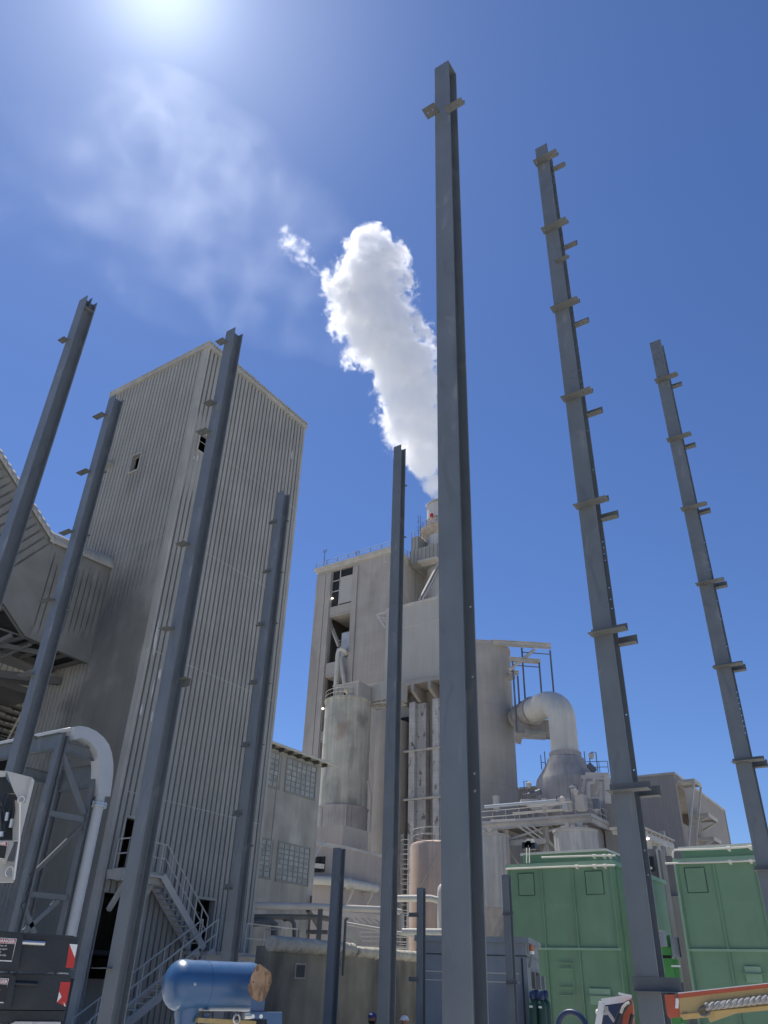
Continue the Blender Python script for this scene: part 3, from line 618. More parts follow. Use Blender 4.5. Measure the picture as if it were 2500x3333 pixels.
# ---------------------------------------------------------------- clad house in front of the tower, on deep beams
CX = 95.0
a, b = PX(*cA(785, 975), CX), PX(*cA(1225, 868), CX); y1, y0 = a.y, b.y - 3.2; ztop = a.z; zbot = PX(*cA(1000, 1585), CX).z
h = thing('clad_filter_house', 'pale ribbed filter house raised on deep concrete beams in front of the concrete tower', 'building', (CX+3, (y0+y1)/2, 0))
mb = MB(); sheet(mb, (CX, y0, 0), (0,1,0), (-1,0,0), y1-y0, zbot, ztop-.5, .4, .03); mb.box(CX+.1, CX+4.5, y0, y1, zbot, ztop-.5); mb.build('wall', M['ribbed'], h)
MB().box(CX-.12, CX+4.7, y0-.1, y1+.1, ztop-.5, ztop).build('roof_edge', M['dusty'], h)
z = ztop - (ztop-zbot)*.30; MB().box(CX-.04, CX-.003, y0, y1, z-.15, z).build('cladding_joint', M['dusty'], h)
MB().box(CX-.5, CX+5, y0-.2, y1+.2, zbot-.5, zbot-.003).build('floor_slab', M['concrete'], h)
n = 6
for k in range(n):
    yy = PX(*cA(1170, 1600), CX).y + (k-3)*2.9 + .0
    if yy > y1: continue
    MB().prism([(CX-.6, yy, zbot-.503), (CX-.6, yy, zbot-1.6), (CX+1.5, yy, zbot-2.6), (CX+6, yy, zbot-2.6), (CX+6, yy, zbot-.503)], (0, .5, 0)).build('deep_beam', M['concrete'], h)
for (u, v) in ((975, 1170), (1168, 1365)):
    a = PX(*cB(u, 300), CX+1.2); MB().box(CX+1.2, CX+2.9, a.y-.98, a.y, 0, zbot-2.6).build('pier', M['block'], h)
    MB().box(CX+2.0, CX+2.9, a.y-2.4, a.y-.985, 0, zbot-2.7).build('pier', M['block'], h)
for v0, v1 in ((628, 592), (1028, 1002)):
    mb = MB(); p, q = PX(*cB(960, v0), CX+.9), PX(*cB(1226, v1), CX+.9); q.z = p.z; mb.tube([p + V((0,.6,0)), q + V((0,-.5,0))], .16, 10)
    e = V((2.4, 0, 0)); mb.tube([p+e, q+e], .12, 6); n = 4
    for k in range(n): mb.tube([p.lerp(q, k/n) + (e if k % 2 else V((0,0,0))), p.lerp(q, (k+1)/n) + (V((0,0,0)) if k % 2 else e)], .08, 6)
    mb.build('cross_tie', M['galv'], h)
# bracket sticking out on the left of the house
b0, b1, b2 = PX(*cA(708, 1025), CX+3), PX(*cA(785, 1005), CX+3), PX(*cA(780, 1138), CX+3)
br = MB().beam(b0, b1, .3, .3).beam(b0, b2, .25, .25).beam(PX(*cA(712, 1040), CX+3), PX(*cA(785, 1055), CX+3), .2, .2).beam(PX(*cA(740, 1070), CX+3), PX(*cA(785, 1075), CX+3), .15, .15)
br.build('corner_bracket', M['galv'], h)
# wall behind, between silo and piers (lower block of the plant)
t = thing('lower_block', 'plain beige concrete block behind the stained silo and the block piers', 'building', (99, 62, 0))
MB().box(98.2, 99.9, 52, 68.5, 0, zbot-.6).build('wall', M['concrete'], t)
yy = PX(*cB(930, 800), 98.2).y
MB().box(98.1, 98.19, yy-1.0, yy+.9, 0, zbot-4).build('dark_slot', M['dark'], t)
a = PX(*cB(790, 1000), 96); MB().tube([(97.5, a.y+.3, 0), (97.5, a.y+.3, zbot-5)], 2.6, 32).build('bin', M['concrete'], t, True)
# ---------------------------------------------------------------- stained silo
ZX, ZY, ZR = 86.6, 64.5, 3.27
ztop = zD(*cB(283, 212), 108)
s_ = thing('stained_silo', 'tall round silo of streaked grey-green concrete with a rust patch and a railed top', 'silo', (ZX, ZY, 0))
zj = zD(*cB(430, 1085), 105); zc = zD(*cB(430, 1450), 105)
mb = MB().lathe((ZX, ZY), [(ZR, zj), (ZR, ztop-.35), (ZR+.14, ztop-.3), (ZR+.14, ztop)], 64); mb.build('shell', M['silo'], s_, True)
MB().lathe((ZX, ZY), [(ZR+.08, zc), (ZR+.08, zj), (ZR+.2, zj+.02), (ZR+.2, zj+.22), (ZR+.0, zj+.3)], 64, cap=False).build('lower_shell', M['vessel'], s_, True)
MB().lathe((ZX, ZY), [(1.0, zc-5), (ZR+.05, zc-.02)], 48).build('cone', M['vessel'], s_, True)
for px_ in (432, 458, 618, 650, 250):
    q = PD(*cB(px_, 1250), 106); d = V((q.x-ZX, q.y-ZY, 0)).normalized()*(ZR+.1); MB().box(ZX+d.x-.09, ZX+d.x+.09, ZY+d.y-.09, ZY+d.y+.09, zc, zj).build('rib', M['vessel'], s_)
for z in (zD(*cB(430, 548), 105), zD(*cB(430, 330), 105)): MB().lathe((ZX, ZY), [(ZR+.003, z-.05), (ZR+.03, z-.04), (ZR+.03, z+.04), (ZR+.003, z+.05)], 64, cap=False).build('joint_ring', M['silo'], s_)
rp = [(ZX+(ZR+.05)*math.cos(R(a)), ZY+(ZR+.05)*math.sin(R(a)), ztop) for a in range(130, 262, 12)]
railing(rp, 1.15, 1.1, .03).build('railing', M['galv'], s_)
rpm = bpy.data.materials.new('rust_patch'); rpm = mat('rust_patch', (0.30, 0.20, 0.16), .9, var=.25, scale=.8, streak=.2)
q0, q1 = PD(*cB(308, 300), 105), PD(*cB(365, 540), 105); aa = [math.atan2(PD(*cB(x_, 400), 105.5).y-ZY, PD(*cB(x_, 400), 105.5).x-ZX) for x_ in (305, 368)]
# hut on the silo and its gallery
h = thing('silo_top_hut', 'small ribbed hut with an open dark doorway on top of the stained silo', 'hut', (ZX, ZY, ztop))
HX2 = ZX-2.0
a, b = PX(*cB(347, 82), HX2), PX(*cB(555, 35), HX2); zt_ = b.z
d0, d1 = PX(*cB(428, 150), HX2).y, PX(*cB(465, 150), HX2).y
dz1 = PX(*cB(445, 105), HX2).z
mb = MB(); sheet(mb, (HX2, b.y, 0), (0,1,0), (-1,0,0), a.y-b.y, ztop, a.z-.15, .28, .04, [(d1-b.y, d0-b.y, ztop, dz1)]); 
mb.build('wall', M['ribbed'], h); mb = MB(); sheet(mb, (HX2, b.y, 0), (1,0,0), (0,-1,0), 3.2, ztop, a.z-.15, .28, .04); mb.build('wall', M['ribbed'], h)
MB().box(HX2-.1, HX2+3.3, b.y-.1, a.y+.1, a.z-.15, a.z).build('roof', M['dusty'], h)
e0, e1 = PX(*cB(373, 150), HX2).y, PX(*cB(418, 150), HX2).y
MB().box(HX2-.07, HX2-.01, e1, e0, ztop, dz1).build('door', M['rust'], h)
g_ = thing('silo_gallery', 'enclosed ribbed gallery joining the silo-top hut to the filter house', 'gallery', (ZX+4, ZY-4, 0))
GX = ZX+1.3; a, b = PX(*cB(622, 78), GX), PX(*cB(800, 25), GX); zb = PX(*cB(640, 218), GX).z
mb = MB(); sheet(mb, (GX, b.y-1.5, 0), (0,1,0), (-1,0,0), a.y-b.y+1.5, zb, a.z-.1, .4, .05); mb.box(GX+.1, GX+2.8, b.y-1.5, a.y, zb+.01, a.z-.1); mb.build('wall', M['ribbed'], g_)
MB().box(GX-.1, GX+2.9, b.y-1.6, a.y+.05, a.z-.1, a.z+.05).build('roof', M['dusty'], g_)
mb = MB(); p, q = V((GX+.1, a.y, zb-.35)), V((GX+.1, b.y-1.5, zb-.35)); mb.beam(p, q, .15, .15).beam(p+V((2.5,0,0)), q+V((2.5,0,0)), .15, .15)
for k in range(6): mb.beam(p.lerp(q, k/6)+V((0 if k%2 else 2.5,0,0)), p.lerp(q, (k+1)/6)+V((2.5 if k%2 else 0,0,0)), .1, .1); mb.beam(p.lerp(q, k/6), p.lerp(q, k/6)+V((0,0,.36)), .12, .12)
mb.build('underside_truss', M['dusty'], g_)
q = PD(*cB(640, 1000), 100); pts = [PD(*cB(x_, y_), 101) for x_, y_ in ((633, 870), (657, 1000), (650, 1180), (643, 1300))]
tag(MB().tube(pts, .13, 8).build('downpipe', M['vessel'], None, True, loc=pts[-1]), 'thin bent downpipe on the right side of the stained silo', 'pipe')
# ---------------------------------------------------------------- great silo right of the centre column
GA, GD, GR = 26.95, 98.0, 4.55
gx, gy = GD*math.cos(R(GA)), GD*math.sin(R(GA)); gz = 40.6
s_ = thing('great_silo', 'broad smooth concrete silo behind the tallest column, steel frame cantilevered from its top', 'silo', (gx, gy, 0))
MB().lathe((gx, gy), [(GR, 0), (GR, gz-.25), (GR+.08, gz-.2), (GR+.08, gz)], 96).build('shell', M['pour'], s_, True)
def hang(p, q, w_=.12): MB().beam(p, q, w_, w_).build('hanger', M['raild'], s_)
E_ = V((.67, -.74, 0))
def bpair(p0, p1, d0, d1): return PD(*cC(*p0), d0), PD(*cC(*p1), d1)
for (p0, p1, d0, d1, hh) in (((250, 105), (748, 156), 94, 96, .65), ((405, 243), (660, 266), 93, 94.3, .5), ((405, 348), (480, 374), 93, 93.5, .4)):
    a, b = bpair(p0, p1, d0, d1); b.z = a.z; MB().ibeam(a, b, .5, hh, .05).build('cantilever_beam', M['dusty'], s_)
a, b = bpair((612, 165), (412, 330), 95.6, 92.8); MB().beam(a, b, .35, .35).build('brace', M['dusty'], s_)
for (x0_, y0_, x1_, y1_, d) in ((506, 150, 533, 665, 95), (651, 275, 674, 602, 94), (741, 170, 765, 568, 95.6), (430, 265, 453, 872, 93), (472, 380, 487, 680, 93.2)):
    a = PD(*cC(x0_, y0_), d); z1 = zD(*cC(x1_, y1_), d); hang(a, V((a.x, a.y, z1)), .17)
for (x0_, y0_, x1_, y1_, d) in ((510, 186, 735, 203, 95.2), (435, 293, 648, 310, 93.6)): MB().beam(PD(*cC(x0_, y0_), d), PD(*cC(x1_, y1_), d), .1, .1).build('tie_rod', M['raild'], s_)
q = PD(*cC(400, 395), 96); MB().tube([(gx + .9*(q.x-gx), gy + .9*(q.y-gy), q.z), q + (q - V((gx, gy, q.z))).normalized()*.7 + V((0,0,.1))], .45, 14).build('spout', M['concrete'], s_, True)
# ---------------------------------------------------------------- bent duct, vessel
VD = 88.0; c0 = PD(*cC(866, 1020), VD)
zv = c0.z; zbend = zD(*cC(870, 740), VD)
apex = zD(*cC(780, 610), VD+2)
end = PD(*cC(440, 735), 96.5)
d = thing('gooseneck_duct', 'huge cream duct curving over like a gooseneck from the silo into the vessel', 'duct', (c0.x, c0.y, zv))
hd = V((end.x-c0.x, end.y-c0.y, 0)); hl = hd.length; hd.normalize()
rb = 3.6; pts = [V((c0.x, c0.y, zv-1.5)), V((c0.x, c0.y, zv+2)), V((c0.x, c0.y, zbend))]
zc_ = apex
for k in range(1, 11):
    a = math.pi/2*k/10; pts.append(V((c0.x, c0.y, 0)) + hd*(rb*(1-math.cos(a))) + V((0,0, zbend + (zc_-zbend)*math.sin(a))))
last = pts[-1]; mid = last + hd*2.0
MB().tube(pts + [mid], [1.5]*(len(pts)) + [1.5], 40).build('bend', M['duct'], d, True)
m1 = mid + hd*.02; m2 = mid + hd*3.0; m2.z = (m1.z*2+end.z)/3
MB().tube([m1, m2], [1.62, 1.35], 40).build('crinkled_sleeve', M['vessel'], d, True)
for k in range(3):
    q = m1.lerp(m2, k/2); MB().tube([q - hd*.1, q + hd*.1], 1.72-.12*k, 40).build('flange', M['vessel'], d)
MB().tube([m2, end + hd*1.5], [1.15, 1.1], 40).build('spigot', M['duct'], d, True)
# catwalk under it
cw = thing('duct_catwalk', 'rusty bracketed catwalk hung below the gooseneck duct beside the great silo', 'catwalk', PD(*cC(600, 870), 92))
for (p0, p1, d0) in (((443, 878), (705, 892), 92), ((530, 845), (745, 862), 93), ((448, 915), (503, 930), 92.5)):
    MB().ibeam(PD(*cC(*p0), d0), PD(*cC(*p1), d0), .6, .5, .05).build('beam', M['dusty'], cw)
MB().beam(PD(*cC(443, 820), 94), PD(*cC(740, 830), 94), 1.2, 2.0).build('skirt', M['vessel'], cw)
for x_ in (460, 540, 560, 605, 650, 685): MB().beam(PD(*cC(x_, 845), 92.2), PD(*cC(x_+2, 885), 92.2), .14, .14).build('bracket', M['galv'], cw)
v = thing('cyclone_vessel', 'dark dusty vessel with conical shoulders below the gooseneck duct', 'vessel', (c0.x, c0.y, 0))
zs_ = zD(*cC(866, 1262), VD); zq = zD(*cC(866, 1055), VD-1.2)
MB().lathe((c0.x, c0.y), [(3.45, 14), (3.45, zs_-.6), (3.35, zs_-.1), (3.3, zs_+.1), (2.0, zq-.3), (1.95, zq), (1.55, zq+.25)], 56).build('shell', M['vessel'], v, True)
MB().lathe((c0.x, c0.y), [(1.56, zq+.1), (1.72, zq+.1), (1.72, zq+.7), (1.56, zq+.7)], 40, cap=False).build('collar', M['vessel'], v)
for x_ in (672, 706, 1040, 1080):
    p = PD(*cC(x_, 1160), VD-.5); z1 = zD(*cC(x_, 1010 if x_ in (706, 1040) else 1040), VD-.5); MB().tube([p, (p.x, p.y, z1)], .05, 6).build('lightning_rod', M['raild'], v)
for (x0_, x1_, y_) in ((672, 706, 1102), (1040, 1080, 1096)): MB().tube([PD(*cC(x0_, y_), VD-.5), PD(*cC(x1_, y_), VD-.5)], .04, 6).build('tie_rod', M['raild'], v)
# platforms round the vessel
def small_platform(name, lab, pts, zdep, cat='platform', rail=True):
    P = [PD(*cC(*p), zdep) for p in pts]; z = P[0].z
    for p in P: p.z = z
    o = thing(name, lab, cat, P[0]); e = V((1.6, .9, 0))
    mb = MB(); mb.prism([P[0], P[-1], P[-1]+e, P[0]+e], (0, 0, -.35)); mb.build('deck', M['dusty'], o)
    if rail: railing(P, 1.15, 1.0, .035).build('railing', M['raild'], o)
    return o
o = small_platform('side_platform', 'small dark railed platform on the left flank of the cyclone vessel', ((500, 1405), (640, 1413)), 84.5)
q = PD(*cC(505, 1408), 84.5); MB().prism([q + V((0,0,-.35)), q + V((.6,-2.2,-1.6)), q + V((.6,-4,-.35))], (.3,.2,0)).build('bracket', M['dusty'], o)
q = PD(*cC(600, 1375), 84.5); MB().tube([q + V((-.2,.9,.0)), q + V((0,-.9,.3))], [.15, .3], 10).build('valve', M['raild'], o, True)
o = small_platform('side_platform', 'railed platform and stair landing on the right shoulder of the cyclone vessel', ((1085, 1190), (1230, 1200)), 84.5)
q = PD(*cC(1090, 1170), 84.4); MB().beam(PD(*cC(1060, 1120), 84), PD(*cC(1115, 1175), 84), .8, .5).build('machine', M['raild'], o)
o = thing('duct_support', 'dusty braced steel frame propping pipes right of the cyclone vessel', 'frame', PD(*cC(1100, 1500), 82))
for (x0_, y0_, x1_, y1_, w_) in ((1000, 1222, 1210, 1240, .35), (1035, 1200, 1190, 1205, .35), (1035, 1215, 1010, 1350, .3), (1200, 1245, 1120, 1370, .25), (1165, 1260, 1165, 1420, .3), (1185, 1290, 1195, 1420, .25), (1210, 1200, 1225, 1440, .6)):
    MB().beam(PD(*cC(x0_, y0_), 82), PD(*cC(x1_, y1_), 82), w_, w_).build('member', M['dusty'], o)
MB().tube([PD(*cC(*p), 81.5) for p in ((1100, 1240), (1100, 1268), (1062, 1272), (1060, 1290), (1062, 1400))], .2, 10).build('pipe', M['dusty'], o, True)
MB().box(c0.x-.5, c0.x+4, c0.y-6.2, c0.y-3.6, 10, zD(*cC(1100, 1400), 82)).build('casing', M['shed'], o)
# ---------------------------------------------------------------- lamp posts of the platform
def lamp_post(pb, pt, D_, lab, side=1):
    b = PD(*cC(*pb), D_); zt = zD(*cC(*pt), D_)
    o = thing('lamp_post', lab, 'lamp', b, 'lamp posts on the plant platforms')
    s2 = V((.57*side*-1, .82*side*-1, 0))*-.35*-1
    MB().tube([b, (b.x, b.y, zt), V((b.x, b.y, zt)) + V((.45*side*.57, -.45*side*.82, .02))], .05, 7).build('pole', M['raild'], o)
    q = V((b.x, b.y, zt)) + V((.5*side*.57, -.5*side*.82, -.35))
    MB().lathe((q.x, q.y), [(.12, q.z-.35), (.24, q.z-.2), (.3, q.z+.15), (.1, q.z+.35)], 10).build('lantern', M['dusty'], o, True)
lamp_post((532, 1400), (528, 1258), 84.5, 'lamp post on the small dark platform left of the cyclone vessel')
lamp_post((1140, 1185), (1127, 1018), 84.5, 'lamp post on the railed platform right of the cyclone vessel', -1)
lamp_post((914, 1420), (912, 1315), 79, 'lamp post with large pale lantern before the cyclone vessel')
lamp_post((978, 1410), (962, 1290), 80, 'thin lamp post just right of the large pale lantern', -1)
lamp_post((798, 1425), (795, 1378), 78.5, 'short bent lamp post over the long white pipe')
# ---------------------------------------------------------------- main platform
PXX = 76.7; zpl = PX(*cC(1080, 1535), PXX).z; yc = PX(*cC(1080, 1535), PXX).y; yL = PX(*cC(158, 1620), PXX).y
p_ = thing('machinery_platform', 'long dusty railed machinery platform carried on braced columns above the left green bin', 'platform', (PXX, yc, 0))
MB().box(PXX, PXX+9, yc, yL+4, zpl-.15, zpl).build('deck', M['dusty'], p_)
MB().ibeam((PXX, yc, zpl-.45), (PXX, yL+4, zpl-.45), .3, .55, .04).ibeam((PXX+.4, yc+.1, zpl-.45), (PXX+9, yc+.1, zpl-.45), .3, .55, .04).build('edge_beam', M['dusty'], p_)
for k in range(7): MB().ibeam((PXX+.2, yc+2.5+k*2.4, zpl-.4), (PXX+9, yc+2.5+k*2.4, zpl-.4), .2, .4, .03).build('joist', M['dusty'], p_)
railing([(PXX, yL+3, zpl), (PXX, yc, zpl), (PXX+9, yc, zpl)], 1.15, 1.55, .035, 1, True).build('railing', M['galv'], p_)
railing([(PXX+3, yL+3, zpl), (PXX+3, yc+8, zpl)], 1.15, 1.55, .035, 1).build('railing', M['galv'], p_)
colp = [PX(*cC(370, 1700), PXX).y, PX(*cC(705, 1700), PXX).y]
for yy in colp + [colp[1]-9.5]:
    for xx in (PXX+.25, PXX+7): MB().ibeam((xx, yy, 0), (xx, yy, zpl-.75), .42, .42, .04).build('column', M['dusty'], p_)
zb = PX(*cC(540, 1762), PXX).z
MB().beam((PXX+.2, colp[0], zb), (PXX+.2, colp[1], zb), .35, .5).build('beam', M['dusty'], p_)
for (ya, za, yb, zb_) in ((colp[0], zb+.3, colp[1]+.3, zpl-.9), (colp[0], zb-.3, colp[1]+1.5, zb-4.5), (colp[1], zb-.3, colp[0]-2.5, zb-3.5), (colp[1], zb+.2, colp[1]-2.5, zb-2.5), (colp[1]-.2, zpl-1.2, colp[1]-2.2, zb+1.2)):
    MB().beam((PXX+.25, ya, za), (PXX+.25, yb, zb_), .2, .2).build('brace', M['dusty'], p_)
for k in range(6):
    MB().beam((PXX+2+k*.7, colp[0]-1, zb-.5+k*.3), (PXX+3+k*.7, colp[1]-.5, zpl-1.2), .13, .13).build('brace', M['dusty'], p_)
# stair flight under the platform, bright in the sun
for k, (a, b) in enumerate((((650, 985), (900, 1170)), ((745, 985), (905, 1100)), ((560, 985), (800, 1160)))):
    MB().beam(PD(*cG(*a), 83), PD(*cG(*b), 83), .1, .14).build('pipe_run', M['galv'], p_)
# pipes and clutter on the platform
pp = thing('platform_pipe', 'long pale pipe running along the platform railing, bending at its right end', 'pipe', PD(*cC(200, 1470), 79))
MB().tube([PD(*cC(*p), dd) for p, dd in (((195, 1472), 78.5), ((480, 1446), 78.5), ((700, 1428), 78.5), ((790, 1418), 78.6), ((860, 1420), 79), ((890, 1432), 79.6))], .15, 10).build('pipe', M['white'], pp, True)
MB().tube([PD(*cC(*p), 78) for p in ((560, 1465), (850, 1440), (920, 1428))], .07, 8).build('pipe', M['galv'], pp, True)
MB().tube([PD(*cC(*p), 80) for p in ((430, 1525), (640, 1510), (900, 1492))], .08, 8).build('pipe', M['galv'], pp, True)
MB().tube([PD(*cC(*p), 80) for p in ((250, 1590), (450, 1580))], .1, 8).build('pipe', M['galv'], pp, True)
for i, (x_, y_, w_, hh, lab) in enumerate(((300, 1570, 18, 80, 'narrow pale cabinet on the platform near the great silo'), (880, 1545, 22, 50, 'white motor housing in the middle of the platform'), (1010, 1540, 34, 80, 'large square dusty cabinet at the right corner of the platform'), (705, 1590, 16, 60, 'slim dusty filter casing standing on the platform behind the railing'), (905, 1440, 14, 60, 'upright pale box beside the large lantern'), (1130, 1500, 20, 60, 'dark bluish machine at the platform end beyond the square cabinet'))):
    b = PD(*cC(x_, y_), 79.5); s = w_/2.552/30*1.0; hz_ = hh/2.552/30
    o = thing('machine_cabinet', lab, 'cabinet', (b.x, b.y, zpl), 'cabinets and housings on the machinery platform')
    MB().box(b.x-s, b.x+s, b.y-s, b.y+s, zpl+.15, zpl+hz_+.3).build('casing', M['raild'] if 'dark' in lab else M['white'] if 'white' in lab else M['dusty'], o)
    MB().box(b.x-s*1.08, b.x+s*1.08, b.y-s*1.08, b.y+s*1.08, zpl+hz_+.303, zpl+hz_+.38).build('lid', M['galv'], o)
    MB().box(b.x-s*.8, b.x+s*.8, b.y-s*.8, b.y+s*.8, zpl+.002, zpl+.149).build('plinth', M['dusty'], o)
q = PD(*cC(460, 1555), 82); tag(railing([PD(*cC(485, 1545), 86), PD(*cC(640, 1535), 86)], 1.2, .9, .04, 2).build('far_railing', M['raild'], None, loc=PD(*cC(485, 1545), 86)), 'far blue-grey guard rail seen against the sky below the side platform', 'railing')
# ribbed tanks under the platform
def rtank(u0, u1, vt, vb, cr, D_, lab, cone=None):
    a, b = azp(cr(u0, vt)), azp(cr(u1, vt)); r = D_*math.sin(R(abs(a-b)/2)); am = (a+b)/2
    cx, cy = D_*math.cos(R(am)), D_*math.sin(R(am)); zt = zD(*cr((u0+u1)/2, vt), D_-r); zb = zD(*cr((u0+u1)/2, vb), D_-r)
    o = thing('ribbed_tank', lab, 'tank', (cx, cy, zb))
    mb = MB(); ribs_cyl(mb, (cx, cy), r, zb, zt-.25, 22, .05); mb.build('shell', M['tank'], o)
    MB().lathe((cx, cy), [(r+.06, zt-.25), (r+.12, zt-.2), (r+.12, zt)], 48).build('rim', M['dusty'], o, True)
    if cone: MB().lathe((cx, cy), [(.5, zb-cone), (r, zb-.003)], 40).build('cone', M['vessel'], o, True)
    for k in range(5): a_ = 2.4+k*.5; MB().box(cx+r*.6*math.cos(a_)-.2, cx+r*.6*math.cos(a_)+.2, cy+r*.6*math.sin(a_)-.2, cy+r*.6*math.sin(a_)+.2, zt, zt+.35+.2*(k%2)).build('fitting', M['galv'], o)
    return o
rtank(770, 1125, 1640, 2000, cC, 80.5, 'broad ribbed pale tank under the right end of the machinery platform')
rtank(20, 395, 1680, 2300, cC, 83.5, 'tall ribbed tank with a conical bottom beside the tallest column', 3.6)
# ---------------------------------------------------------------- orange tank
OD, OA = 85.0, 30.05; orr = OD*math.sin(R(1.85)); ox, oy = OD*math.cos(R(OA)), OD*math.sin(R(OA)); oz = zD(1345, 2743, 85) 
o_ = thing('orange_tank', 'orange-tinted dusty tank with a ring of guard rail on its domed top', 'tank', (ox, oy, 0))
MB().lathe((ox, oy), [(orr, 0), (orr, oz-.45), (orr-.1, oz-.2), (orr-.4, oz-.05), (orr-.6, oz)], 64).build('shell', M['orange'], o_, True)
railing([(ox+(orr-.35)*math.cos(2*math.pi*k/20), oy+(orr-.35)*math.sin(2*math.pi*k/20), oz) for k in range(20)], 1.2, 1, .035, closed=True).build('railing', M['galv'], o_)
a = PD(*cB(1222, 1470), 82.2); b = PD(*cB(1070, 1740), 82.3); MB().tube([a, b], .04, 6).build('conduit', M['dusty'], o_)
q = PD(*cB(945, 1400), 83); cage_ladder(q.x, q.y, 2.0, zD(*cB(950, 1320), 83)-1.1, 'caged ladder up the left side of the orange tank', -.824, -.566, w_=.7)
# ---------------------------------------------------------------- round cornered pink building
q0 = PD(*cB(300, 1405), 70); by = q0.y; q1 = PY(*cB(755, 1522), by)
zt = q0.z; p_ = thing('pink_building', 'windowed dusty pink building with a rounded corner below the stained silo', 'building', (q0.x, by, 0))
poly = []; rc = 2.2; xl, xr = q0.x-.2, q1.x+1.2
for k in range(9): a = math.pi + math.pi/2*k/8; poly.append((xl+rc+rc*math.cos(a), by+rc+rc*math.sin(a)))
poly += [(xr, by), (xr, by+14), (xl, by+14)]
def wallring(poly, z0, z1, o=0.0): return MB().prism([(x, y, z0) for x, y in poly], (0,0,z1-z0))
wallring(poly, 0, zt).build('wall', M['pink'], p_, True)
wallring([(x-.12, y-.12) for x, y in poly], zt, zt+.25).build('roof', M['dusty'], p_, True)
for k, u in enumerate((222, 257)):
    q = PX(*cB(u, 1550), xl); MB().box(xl-.1, xl-.02, q.y-.28, q.y+.28, q.z-.75, q.z+.45).build('window', M['dark'], p_)
q = PX(*cB(220, 1585), xl); MB().beam(PX(*cB(183, 1575), xl-.5), PX(*cB(262, 1582), xl-.5), .25, .35).build('ledge', M['galv'], p_)
# second storey box behind, carrying the silo
MB().box(q1.x-3.0, q1.x+1.1, by+2.5, by+14, zt+.26, zt+2.6).build('upper_wall', M['concrete'], p_)
rp = thing('wrap_pipe', 'thick pale dusted pipe wrapping the rounded corner of the pink building on brackets', 'pipe', PX(*cB(180, 1670), xl-.6))
zpp = PX(*cB(300, 1685), xl-.6).z
pts = [(xl-.6, by+9, zpp), (xl-.6, by+rc, zpp)] + [(xl+rc+(rc+.6)*math.cos(math.pi+math.pi/2*k/6), by+rc+(rc+.6)*math.sin(math.pi+math.pi/2*k/6), zpp) for k in range(1, 7)] + [(xr-3, by-.6, zpp)]
MB().tube(pts, .36, 14).build('pipe', M['duct'], rp, True)
for s in (.1, 5.2): MB().tube([(xl+rc+s, by-.6, zpp), (xl+rc+s+.35, by-.6, zpp)], .44, 14).build('collar', M['duct'], rp)
for s in (.6, 3.4, 6.5): MB().beam((xl+rc+s, by-1.1, zpp-.45), (xl+rc+s, by-.02, zpp-.45), .15, .15).beam((xl+rc+s, by-1.0, zpp-.5), (xl+rc+s, by-.05, zpp-2.0), .13, .13).build('bracket', M['galv'], rp)
br = thing('bright_cross_rail', 'crossed sunlit rails sticking out past the corner of the windowed building', 'rail', PD(*cB(225, 1440), 62))
MB().beam(PD(*cB(190, 1508), 60), PD(*cB(268, 1366), 60), .09, .14).build('rail', M['white'], br)
MB().beam(PD(*cB(200, 1380), 60), PD(*cB(345, 1425), 60), .09, .12).build('rail', M['white'], br)
# stairs and rails behind the low wall
rr = thing('low_stair', 'pale stair flight with handrails behind the low dusty wall', 'stair', PD(*cF(940, 500), 56))
for dy in (0, 34): MB().beam(PD(*cF(805, 355+dy), 55), PD(*cF(935, 470+dy*.6), 55), .12, .22).build('stringer', M['galv'], rr)
railing([PD(*cF(930, 505), 55), PD(*cF(1270, 510), 55)], .75, 1.3, .04, 2).build('railing', M['galv'], rr)
MB().beam(PD(*cF(930, 512), 55), PD(*cF(1270, 520), 55), .8, .12).build('deck', M['galv'], rr)
for k in range(5): MB().beam(PD(*cF(860+k*48, 290+k*4), 66), PD(*cF(920+k*48, 340+k*2), 66), .12, .12).build('brace', M['dusty'], rr)
MB().beam(PD(*cF(640, 262), 66), PD(*cF(1085, 300), 66), .2, .3).build('beam', M['dusty'], rr)
# ---------------------------------------------------------------- windowed concrete building
WY = 32.0; wx0, wx1 = 30.65, 40.4; wz = 14.55
wb = thing('windowed_building', 'grey rendered building with gridded windows and a thin overhanging roof, joined to the ribbed tower', 'building', (35, 36, 0))
MB().box(wx0, wx1, WY, WY+9, 0, wz).build('wall', M['concrete2'], wb)
c8 = crop(750, 2300, 3.16)
def gridwin(q, cols, rows, open_row=None):
    (u0, v0), (u1, v1), (u2, v2), (u3, v3) = q   # TL TR BR BL in crop c8
    P = [PY(*c8(*p), WY) for p in q]; x0 = (P[0].x+P[3].x)/2; x1 = (P[1].x+P[2].x)/2; z1 = (P[0].z+P[1].z)/2; z0 = (P[2].z+P[3].z)/2
    o = MB().box(x0-.12, x1+.12, WY-.06, WY-.003, z0-.12, z0).box(x0-.12, x0, WY-.03, WY-.003, z0+.001, z1+.1).box(x1, x1+.1, WY-.05, WY-.003, z0+.001, z1+.1).box(x0+.001, x1-.001, WY-.03, WY-.003, z1, z1+.1).build('window', M['winbar'], wb)
    MB().box(x0, x1, WY-.010, WY-.004, z0, z1).build('pane', M['glass'], o)
    mb = MB()
    for k in range(1, rows): z = z0+(z1-z0)*k/rows; mb.box(x0, x1, WY-.035, WY-.0101, z-.035, z+.03)
    for k in range(1, cols):
        x = x0+(x1-x0)*k/cols; wd = .035 if (cols == 6 and k % 2 == 0) else .018; mb.box(x-wd, x+wd, WY-.040, WY-.0102, z0, z1)
    mb.build('mullion', M['winbar'], o)
gridwin(((412, 478), (520, 500), (490, 830), (372, 800)), 2, 6)
gridwin(((590, 545), (878, 622), (858, 940), (565, 865)), 6, 6)
